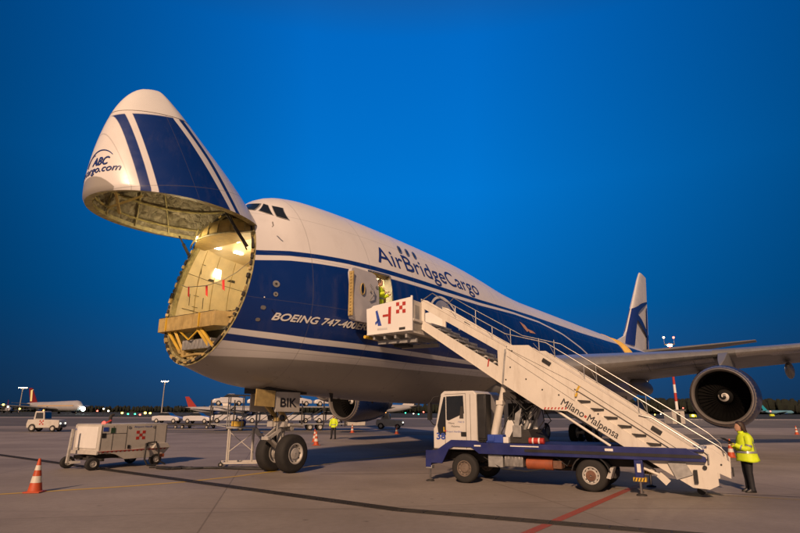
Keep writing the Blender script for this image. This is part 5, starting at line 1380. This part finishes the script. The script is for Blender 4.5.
def worker(loc,rz,label,scale=1,pose='stand',trm=trous):
    P=thing('person',loc,rz,label,'person',scale=scale)
    ch_=[[((0,0,.95),.12,.15),((0,0,1.2),.12,.16),((0,0,1.40),.10,.17),((0,0,1.50),.055),((.01,0,1.56),.05)]]
    arms={}
    for s_ in (-1,1):
        ch_.append([((0,0,.95),.12,.15),((0,s_*.09,.86),.085),((.02,s_*.13,.5),.058),((0,s_*.16,.1),.042),((.12,s_*.18,.04),.035)])
        if pose=='stand': ch_.append([((0,0,1.40),.10,.17),((0,s_*.19,1.42),.06),((-.02,s_*.29,1.15),.045),((.08,s_*.27,.92),.035),((.10,s_*.26,.84),.025)])
        else: ch_.append([((0,0,1.40),.10,.17),((0,s_*.19,1.42),.06),((.08,s_*.27,1.16),.045),((.30,s_*.2,1.22),.035),((.38,s_*.18,1.24),.025)])
    b=skinned('body',ch_,skin,P); bm=bmesh.new(); bm.from_mesh(b.data)
    hd=MB(); head_mesh(hd,(.02,0,1.66),1.02); t=hd.build('t',skin); hs=[]
    for s_ in (-1,1):
        if pose=='stand': hs+=fingers((.115,s_*.262,.80),(.15,0,-1),(1,0,.1),(0,s_,0),.4)
        else: hs+=fingers((.43,s_*.178,1.25),(1,0,.1),(0,-s_,0),(0,0,1),.6)
    h=skinned('h',hs,skin,None,1)
    for o in (t,h): bm.from_mesh(o.data); bpy.data.objects.remove(o)
    bm.to_mesh(b.data); bm.free(); b.data.polygons.foreach_set('use_smooth',[True]*len(b.data.polygons))
    m=MB(); m.loft([[(a*cos(t),c_*sin(t),z) for t in [2*pi*k/20 for k in range(20)]] for z,a,c_ in ((.84,.15,.20),(1.0,.15,.195),(1.2,.15,.205),(1.36,.14,.215),(1.44,.11,.19),(1.50,.07,.08))],caps=False); j=m.build('hi_vis_jacket',hivis,P,ang=80)
    for s_ in (-1,1):
        m=MB(); pts=[(0,s_*.17,1.43),(-.02,s_*.24,1.3),(-.02,s_*.29,1.14),(.07,s_*.27,.93)] if pose=='stand' else [(0,s_*.17,1.43),(.04,s_*.24,1.3),(.08,s_*.27,1.16),(.28,s_*.205,1.215)]
        m.tube(pts,.085,12,.06); m.build('sleeve',hivis,j,ang=80)
    m=MB(); m.loft([[(.158*cos(t),.205*sin(t),z) for t in [2*pi*k/20 for k in range(20)]] for z in (1.02,1.07)],caps=False); m.build('waist_tape',refl,j)
    m=MB()
    for s_ in (-1,1): m.loft([[(cx_+a*cos(t),s_*cy+a*sin(t),z) for t in [2*pi*k/14 for k in range(14)]] for z,a,cx_,cy in ((.95,.12,0,.075),(.7,.095,.005,.11),(.5,.08,.015,.13),(.3,.07,.005,.145),(.06,.07,.0,.16))])
    m.build('trousers',trm,P,ang=80)
    for s_ in (-1,1):
        m=MB(); m.loft([[(.045+w_*cos(t),s_*.17+b_*sin(t),z) for t in [2*pi*k/14 for k in range(14)]] for z,w_,b_ in ((0,.14,.05),(.05,.13,.05),(.10,.07,.045))]); m.build('boot',shoe,P)
    m=MB(); m.loft([[(.005+a*cos(t),c_*sin(t),z) for t in [2*pi*k/16 for k in range(16)]] for z,a,c_ in ((1.62,.10,.083),(1.70,.107,.088),(1.76,.085,.07),(1.79,.03,.03))]); m.build('hair',hairm,P,ang=80)
    return P
worker((-4.95,43.5,0),radians(250),'man in a yellow vest and black trousers standing under the far engine')
c_,s_=cos(ATH),sin(ATH)
def air2w(x,y,z): return (AX+x*c_-y*s_,AY+x*s_+y*c_,z)
worker(air2w(9.30,-2.98,4.845),ATH+radians(-75),'crew member in a yellow vest standing inside the open aircraft doorway',pose='hold',scale=.98)
# ================================================================ BACKGROUND
grass=mat('airfield_grass',(.018,.022,.010),.9,var=.4,scale=.05)
g=MB(); g.quad((-1800,170,.02),(1800,230,.02),(2600,3500,.02),(-2600,3500,.02)); tag(g.build('grass',grass,smooth=False),kind='structure')
g=MB(); g.quad((-1500,330,.03),(1500,380,.03),(1500,400,.03),(-1500,350,.03)); tag(g.build('taxiway',mat('taxiway_asphalt',(.09,.085,.08),.8),smooth=False),kind='structure')
# far tree line: one wood made of many lumpy crowns
leaf=mat('far_foliage',(.010,.014,.008),.9,var=.5,scale=.1)
m=MB(); r_=random.Random(11)
for k in range(2600):
    x=r_.uniform(-900,1100); y=980+r_.uniform(0,60)+.06*x; h=(9 if x<-50 else 9+min(1,(x+50)/250)*14)*r_.uniform(.65,1.15); rr=h*r_.uniform(.14,.28)
    rings=[]
    for i in range(1,6):
        a=pi*i/6; rings.append([(x+rr*sin(a)*r_.uniform(.7,1.25)*cos(2*pi*q/7),y+rr*sin(a)*sin(2*pi*q/7),h*.62-h*.5*cos(a)+r_.uniform(-.8,.8)) for q in range(7)])
    m.loft(rings)
for k in range(400):
    x=-900+k*5; m.box(x,x+5.5,1045+.06*x,1050+.06*x,0,(5 if x<-50 else 5+min(1,(x+50)/250)*9)*r_.uniform(.8,1.1))
tag(m.build('far_wood',leaf,smooth=False),kind='stuff')
# light masts
mastm=mat('mast_galvanised',(.35,.33,.30),.5,metal=.3)
def mast(loc,H,label,banded=False,lamps=4,r=.35,glow=60,top_extra=None,faces=(0,-1)):
    o=thing('light_mast',loc,0,label,'light mast','apron light masts')
    if banded:
        n=9
        for i in range(n):
            a=MB(); a.cyl((0,0,H*i/n),(0,0,H*(i+1)/n),r*(1-.45*i/n),12,r*(1-.45*(i+1)/n)); a.build('mast_section',M['red'] if i%2==0 else M['clean_white'],o)
    else: a=MB(); a.cyl((0,0,0),(0,0,H),r,12,r*.5); a.build('pole',mastm,o)
    a=MB(); a.lathe([(H-.6,r*.5),(H-.5,r*3.5),(H-.3,r*3.5),(H-.2,r*.5)],(0,0,0),'z',16); hd=a.build('head_frame',mastm,o)
    for k in range(lamps):
        x=(k-(lamps-1)/2)*r*3.4; a=MB(); a.bar((x,-.5,H-.9),(x,.3,H-.7),r*2.4,.5); a.build('flood_lamp',emit('flood_lamp_glow',(1,.72,.36),glow),hd)
    if top_extra:
        for x in (-1,1): a=MB(); a.ball((x*r*3.4,0,H+2.2),.40,5); a.build('obstruction_lamp',emit('obstruction_red',(1,.15,.08) if x>0 else (1,.6,.3),8),o); a=MB(); a.cyl((x*r*3.4,0,H-.3),(x*r*3.4,0,H+2),.07,6); a.build('lamp_stem',mastm,o)
    return o
mast((-222,537,0),30,'floodlight mast with two warm lamps left of the red airliner tail',lamps=3,r=.7,glow=45)
mast((-463,700,0),30,'floodlight mast at the far left edge behind the widebody airliner',lamps=4,r=.8,glow=35)
mast((101.5,210,0),27.3,'red and white banded mast rising behind the wing between fin and engine',True,1,.55,60,True)
l=bpy.data.lights.new('mast_light','SPOT'); l.energy=60000; l.color=(1,.7,.4); l.spot_size=radians(120); l.shadow_soft_size=1
lo=bpy.data.objects.new('mast_light',l); C.objects.link(lo); lo.location=(101.5,209,27.5); lo.rotation_euler=Vector((-.3,-.6,-.7)).to_track_quat('-Z','Y').to_euler()
# parked airliners
def airliner(loc,rz,L,label,tailm,bodym,stripe=None,cat='airliner',hump=False,engm=None,wingm=None):
    o=thing('airliner',loc,rz,label,cat,'airliners parked in the distance'); R=L*.046; zc=R*1.55
    m=MB(); rings=[]
    for t,r,dz in ((0,.03,-.2),(.01,.35,-.16),(.03,.6,-.08),(.06,.85,0),(.1,1,0),(.6,1,0),(.7,.95,.05),(.8,.75,.22),(.9,.45,.45),(.97,.2,.62),(1,.05,.68)):
        hh=1.0
        rings.append([(L*t,R*r*cos(a),zc+R*dz+R*r*sin(a)*(1.22 if hump and .04<t<.33 and sin(a)>0 else 1)) for a in [2*pi*k/20 for k in range(20)]])
    m.loft(rings); b_=m.build('fuselage',bodym,o,ang=70)
    m=MB(); m.prism([(L*.80,zc+R*.8),(L*.93,zc+R*.55),(L*1.0,zc+R*4.1),(L*.94,zc+R*4.1)],-.25,.25); m.build('tail_fin',tailm,o)
    for s_ in (-1,1):
        m=MB(); 
        m.loft([[(L*.34,s_*R*.8,zc-R*.55),(L*.56,s_*R*.8,zc-R*.6),(L*.56,s_*R*.8,zc-R*.35),(L*.36,s_*R*.8,zc-R*.3)],[(L*.62,s_*L*.45,zc+R*.25),(L*.67,s_*L*.45,zc+R*.25),(L*.67,s_*L*.45,zc+R*.35),(L*.63,s_*L*.45,zc+R*.35)]]); m.build('wing',wingm or M['wingmetal'],o)
        m=MB(); m.loft([[(L*.88,s_*R*.3,zc+R*.5),(L*.97,s_*R*.3,zc+R*.5),(L*.97,s_*R*.3,zc+R*.6),(L*.89,s_*R*.3,zc+R*.6)],[(L*.97,s_*L*.15,zc+R*.8),(L*1.0,s_*L*.15,zc+R*.8),(L*1.0,s_*L*.15,zc+R*.85),(L*.98,s_*L*.15,zc+R*.85)]]); m.build('tailplane',wingm or M['wingmetal'],o)
        m=MB(); m.lathe([(0,R*.42),(L*.02,R*.5),(L*.06,R*.45),(L*.085,R*.3)],(L*.36,s_*L*.165,zc-R*.95),'x',14); m.build('engine',engm or M['cowl'],o)
    if stripe:
        for s_ in (-1,1):
            m=MB(); m.quad((L*.08,s_*R*1.003,zc+R*.05),(L*.7,s_*R*1.003,zc+R*.05),(L*.7,s_*R*.985,zc+R*.25),(L*.08,s_*R*.985,zc+R*.25)); m.build('cheat_line',stripe,b_,smooth=False,fix=False)
    m=MB(); 
    for x,y in ((L*.09,0),): m.cyl((x,y,0),(x,y,zc),.15,8)
    m.cyl((L*.09,-.4,.6),(L*.09,.4,.6),.55,12); m.build('nose_gear',M['dark'],o)
    for s_ in (-1,1):
        m=MB(); m.cyl((L*.5,s_*L*.06,0.5),(L*.5,s_*L*.06,zc),.25,8); m.cyl((L*.49,s_*L*.06-.6,.7),(L*.49,s_*L*.06+.6,.7),.65,12); m.build('main_gear',M['dark'],o)
    return o
redtail=mat('dark_red_tail',(.17,.012,.016),.4); goldwing=mat('gold_tail_panel',(.65,.40,.08),.4)
AW=mat('dimmed_airliner_white',(.34,.34,.36),.4,var=.06,scale=.3)  # white painted darker for the weaker floodlight out there
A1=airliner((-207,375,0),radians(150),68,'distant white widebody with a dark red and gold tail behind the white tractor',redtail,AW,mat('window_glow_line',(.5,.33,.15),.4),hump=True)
m=MB(); m.prism([(66*.93,8.5),(66*.965,8.5),(66*.985,16),(66*.95,16.6)],-.3,.3); m.build('gold_tail_band',emit('self_glowing_gold',(1,.62,.2),.9),A1)  # gold paint given its own glow instead of light falling on it
m=MB(); m.ball((-1.0,0,3.2),1.25,8); m.build('nose_landing_lamp',emit('landing_lamp',(.8,1,.92),60),A1)
A2=airliner((-312,460,0),radians(127),42,'small distant airliner with a dark purple tail at the far left',mat('purple_tail',(.10,.015,.06),.4),AW)
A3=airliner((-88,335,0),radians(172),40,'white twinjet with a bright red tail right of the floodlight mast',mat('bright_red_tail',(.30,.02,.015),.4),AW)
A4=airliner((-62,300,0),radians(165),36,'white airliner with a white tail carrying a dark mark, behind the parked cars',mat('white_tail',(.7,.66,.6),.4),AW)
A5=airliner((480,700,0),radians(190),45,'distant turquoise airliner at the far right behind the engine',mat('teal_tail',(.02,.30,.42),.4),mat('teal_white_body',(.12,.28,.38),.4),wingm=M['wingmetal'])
A6=airliner((-40,330,0),radians(8),52,'long white airliner far behind the nose wheels, low on the horizon',mat('white_tail_far',(.55,.52,.5),.4),AW)
for o_,x in ((A3,'A'),): pass
# white cars on low dollies
def car(loc,rz,label,paintm):
    o=thing('car',loc,rz,label,'car','white cars waiting on cargo pallets')
    m=MB(); 
    prof=[(-2.1,.35),(-2.12,.62),(-1.9,.82),(-1.35,.90),(-.75,1.02),(1.0,1.02),(1.6,.98),(2.05,.92),(2.1,.6),(2.05,.35)]
    ys=[(-.86,.93),(-.80,1.0),(.80,1.0),(.86,.93)]
    m.loft([[(x*k,y,.35+(z-.35)*(k if z>.5 else 1)) for x,z in prof] for y,k in ys]); m.build('body',paintm,o,bevel=.05)
    m=MB(); m.loft([[(-.85,y1,.98),(-.25,y2,1.38),(.75,y2,1.40),(1.5,y1,1.0)] for y1,y2 in ((-.74,-.60),(.74,.60))]); m.build('cabin_glass',M['glass'],o)
    m=MB(); m.loft([[(-.30,y,1.39),(.0,y,1.44),(.6,y,1.44),(.80,y,1.40)] for y in (-.58,.58)]); m.build('roof',paintm,o,bevel=.02)
    for x in (-1.3,1.32):
        for y in (-.78,.78): wheel(o,(x,y,.33),.33,.2)
    for y in (-.6,.6):
        m=MB(); m.ball((-2.08,y,.66),.13,5,(.5,1.2,.8)); m.build('headlight',M['galv'],o)
    return o
carw=mat('car_white',(.52,.52,.54),.25,coat=.5,var=.03)
def dolly(loc,rz,label,L=5.2):
    o=thing('cargo_dolly',loc,rz,label,'cargo dolly','low dollies under the white cars')
    m=MB(); m.box(-L/2,L/2,-1.2,1.2,.42,.58); 
    m.build('platform',M['dark'],o)
    for x in (-L/2+.7,L/2-.7):
        for y in (-.95,.95): wheel(o,(x,y,.2),.2,.16)
    m=MB(); m.bar((-L/2,0,.4),(-L/2-1.2,0,.25),.08,.08); m.build('tow_bar',M['galv'],o)
    return o
cp=[((-27.9,69.5),radians(176),'leftmost white car on a low dolly, beside the yellow lights'),((-24.0,69.0),radians(174),'second white car on a low dolly, under the red airliner tail')]
for i,((x,y),rz,lb) in enumerate(cp):
    dl=dolly((x,y,0),rz,['low dolly carrying the leftmost white car','low dolly carrying the second white car'][i],4.4)
    if i==0: k0=car((x,y,.58),rz,lb,carw); k0.scale=(.8,.85,.88)
    else: dup(k0,(x,y,.58),rz,lb)
# double-deck car transporter behind the work platform and the nose gear
TRX=thing('car_transporter',(-20.3,61.5,0),radians(14),'double-deck transporter loaded with white cars, behind the work platform and nose wheels','car transporter')
TLN=14.6
for z in (.75,2.55):
    m=MB(); m.box(0,TLN,-1.25,1.25,z-.12,z); m.build('deck',M['galv'],TRX)
for k in range(7):
    x=.2+k*(TLN-.4)/6
    for y in (-1.28,1.28):
        m=MB(); m.bar((x,y,.4),(x,y,3.15),.12,.12); m.build('post',M['dark'],TRX)
        if k<6: m=MB(); m.bar((x,y,.75),(x+(TLN-.4)/6,y,2.45),.07,.07); m.build('diagonal_brace',M['dark'],TRX)
for x in (2.2,3.3,10.6,11.7):
    for y in (-1.05,1.05): wheel(TRX,(x,y,.36),.36,.24)
m=MB(); m.prism([(TLN+.1,.5),(TLN+2.1,.5),(TLN+2.2,1.6),(TLN+1.9,2.6),(TLN+.1,2.6)],-1.2,1.2); cb=m.build('cab',M['gpuwhite'],TRX,bevel=.05)
m=MB(); m.prism([(TLN+.9,1.6),(TLN+1.9,1.6),(TLN+1.75,2.3),(TLN+.9,2.3)],-1.22,1.22); m.build('cab_window',M['glass'],cb)
ca,sa=cos(radians(14)),sin(radians(14)); wn=['lower deck, leftmost of its row','lower deck, second from the left','lower deck, third from the left','lower deck, nearest the nose wheels','upper deck, leftmost of its row','upper deck, second from the left','upper deck, third from the left','upper deck, right of the nose gear leg']
for i in range(8):
    x=1.9+(i%4)*3.6; z=.75 if i<4 else 2.55
    dup(k0,(-20.3+ca*x,61.5+sa*x,z),radians(14 if i%3 else 194),'white car on the transporter, '+wn[i])
# white tractors
def tug(loc,rz,label,chq,flip=1):
    o=thing('tow_tractor',loc,rz,label,'tow tractor','white tow tractors on the apron')
    m=MB(); m.prism([(-1.55,.35),(1.55,.35),(1.6,.6),(1.55,1.05),(.2,1.1),(-1.5,1.1),(-1.6,.7)],-.75,.75); b_=m.build('body',M['gpuwhite'],o,bevel=.04)
    m=MB(); m.prism([(-1.0,1.1),(.10,1.1),(-.02,1.85),(-.90,1.85)],-.70,.70); c_=m.build('cab',M['gpuwhite'],o,bevel=.04)
    for s_ in (-1,1):
        m=MB(); m.prism([(-.82,1.18),(-.05,1.18),(-.13,1.72),(-.78,1.72)],s_*.70-.01,s_*.70+.01); m.build('side_window',M['glass'],c_)
    m=MB(); m.loft([[(.098,-.6,1.2),(.098,.6,1.2),(.010,.6,1.75),(.010,-.6,1.75)],[(.12,-.6,1.2),(.12,.6,1.2),(.03,.6,1.75),(.03,-.6,1.75)]]); m.build('windscreen',M['glass'],c_)
    if chq: m=MB(); chequer(m,-.35,.62,.14,-.75); m.build('chequer_emblem',M['red'],b_)
    for x in (-1.0,1.0):
        for y in (-.68,.68): wheel(o,(x,y,.36 if x<0 else .30),.36 if x<0 else .30,.24)
    m=MB(); m.lathe([(0,.07),(.1,.07),(.14,.03)],(-.5,0,1.86),'z',10,caps=True); m.build('beacon',emit('beacon_amber',(1,.4,.1),4),o)
    for y in (-.5,.5): m=MB(); m.ball((1.6,y,.75),.09,5); m.build('headlight',emit('head_lamp',(1,.95,.8),2),o)
    m=MB(); m.box(1.56,1.72,-.6,.6,.42,.62); m.build('bumper',M['black'],o)
    return o
tug((-34.9,57.2,0),radians(6),'white tractor with a red chequer emblem at the left, behind the power cart',True).scale=(.95,1,1.05)
tug((-1.2,70,0),radians(-4),'white tug with lit headlamps between the far engine and the truck cab',False).scale=(1.0,1,1.0)
# small building by the banded mast
o=thing('hut',(52,109,0),radians(10),'small pale hut at the foot of the red and white mast','hut')
m=MB(); m.box(-1.3,1.3,-1.2,1.2,0,2.4); m.build('wall',M['gpuwhite'],o); m=MB(); m.box(-1.5,1.5,-1.4,1.4,2.4,2.55); m.build('roof',M['galv'],o); m=MB(); m.box(-.4,.4,-1.23,-1.2,0,2.0); m.build('door',M['dark'],o)
# airfield lights: small lamps on short stems
lc=dict(g=(.05,1,.45),r=(1,.12,.08),y=(1,.75,.12),w=(1,.85,.6),b=(.15,.35,1),c=(.1,.9,.8))
def alight(px,d,h,c,s=1,label=None,e=7):
    x=(px-400)/556.5*d*.968; o=thing('airfield_light',(x,d,0),0,label,'airfield light','small coloured lights across the airfield')
    m=MB(); m.cyl((0,0,0),(0,0,h),.06*s,6); m.build('stem',M['dark'],o); m=MB(); m.ball((0,0,h),.22*s,5); m.build('lamp',emit('lamp_'+c,lc[c],e),o); return o
names=dict(g='green',r='red',y='yellow',w='warm white',b='blue',c='turquoise')
LT=[(3,300,5,'y',2.4,'at the far left edge'),(8,300,4,'w',2,'beside the far left edge'),(20,320,3,'y',2,'under the far left mast'),(98,250,2,'r',1.6,'just right of the widebody nose'),(104,280,3,'w',1.8,'above the power cart, left one of a trio'),(109,240,2,'w',1.7,'above the power cart, middle one of a trio'),(123,240,1.2,'y',2,'above the middle of the power cart'),(129,240,.8,'g',1.4,'above the power cart, left green one'),(136,240,.8,'g',1.4,'above the power cart, right green one'),(141,230,.6,'r',1.6,'left of the white cars, low down'),(146,220,1.3,'y',2.2,'just left of the leftmost white car'),(151,230,1.2,'y',1.8,'touching the leftmost white car on its left'),(406,300,1.5,'g',1.3,'between the far engine and the truck cab, left one'),(414,280,1.2,'w',1.2,'between the far engine and the truck cab, middle one'),(419,260,1,'g',1.2,'between the far engine and the truck cab, right one'),(424,240,2,'r',1.4,'closest to the truck cab'),(648,300,1.5,'r',1.4,'left of the banded mast'),(655,260,1.2,'y',1.2,'close left of the banded mast'),(661,300,1.4,'w',1.2,'touching the banded mast'),(684,200,3.6,'r',1.0,'on top of the pale hut'),(693,220,1.0,'y',2.2,'right of the pale hut'),(758,420,7,'c',3.0,'right of the near engine'),(771,330,3,'r',1.6,'far right below the turquoise airliner')]
for px,d,h,c,s,w_ in LT: alight(px,d,h,c,s,f'small {names[c]} light {w_}')
for px,d in ((772,330),(693,230)):
    o=thing('service_van',((px-400)/556.5*d*.968,d,0),.1,'fluorescent yellow service vehicle at the far right under the turquoise airliner' if px>700 else 'fluorescent yellow service vehicle beside the pale hut','van')
    o.scale=(.6,.6,.75); m=MB(); m.prism([(-2,.4),(2,.4),(2,1.2),(1.3,1.9),(-2,1.9)],-.9,.9); m.build('body',mat('fluoro_paint',(.7,.85,.05),.5),o,bevel=.05); m=MB()
    for x in (-1.2,1.2): m.cyl((x,-.92,.38),(x,.92,.38),.38,12)
    m.each('wheel',M['rubber'],o)
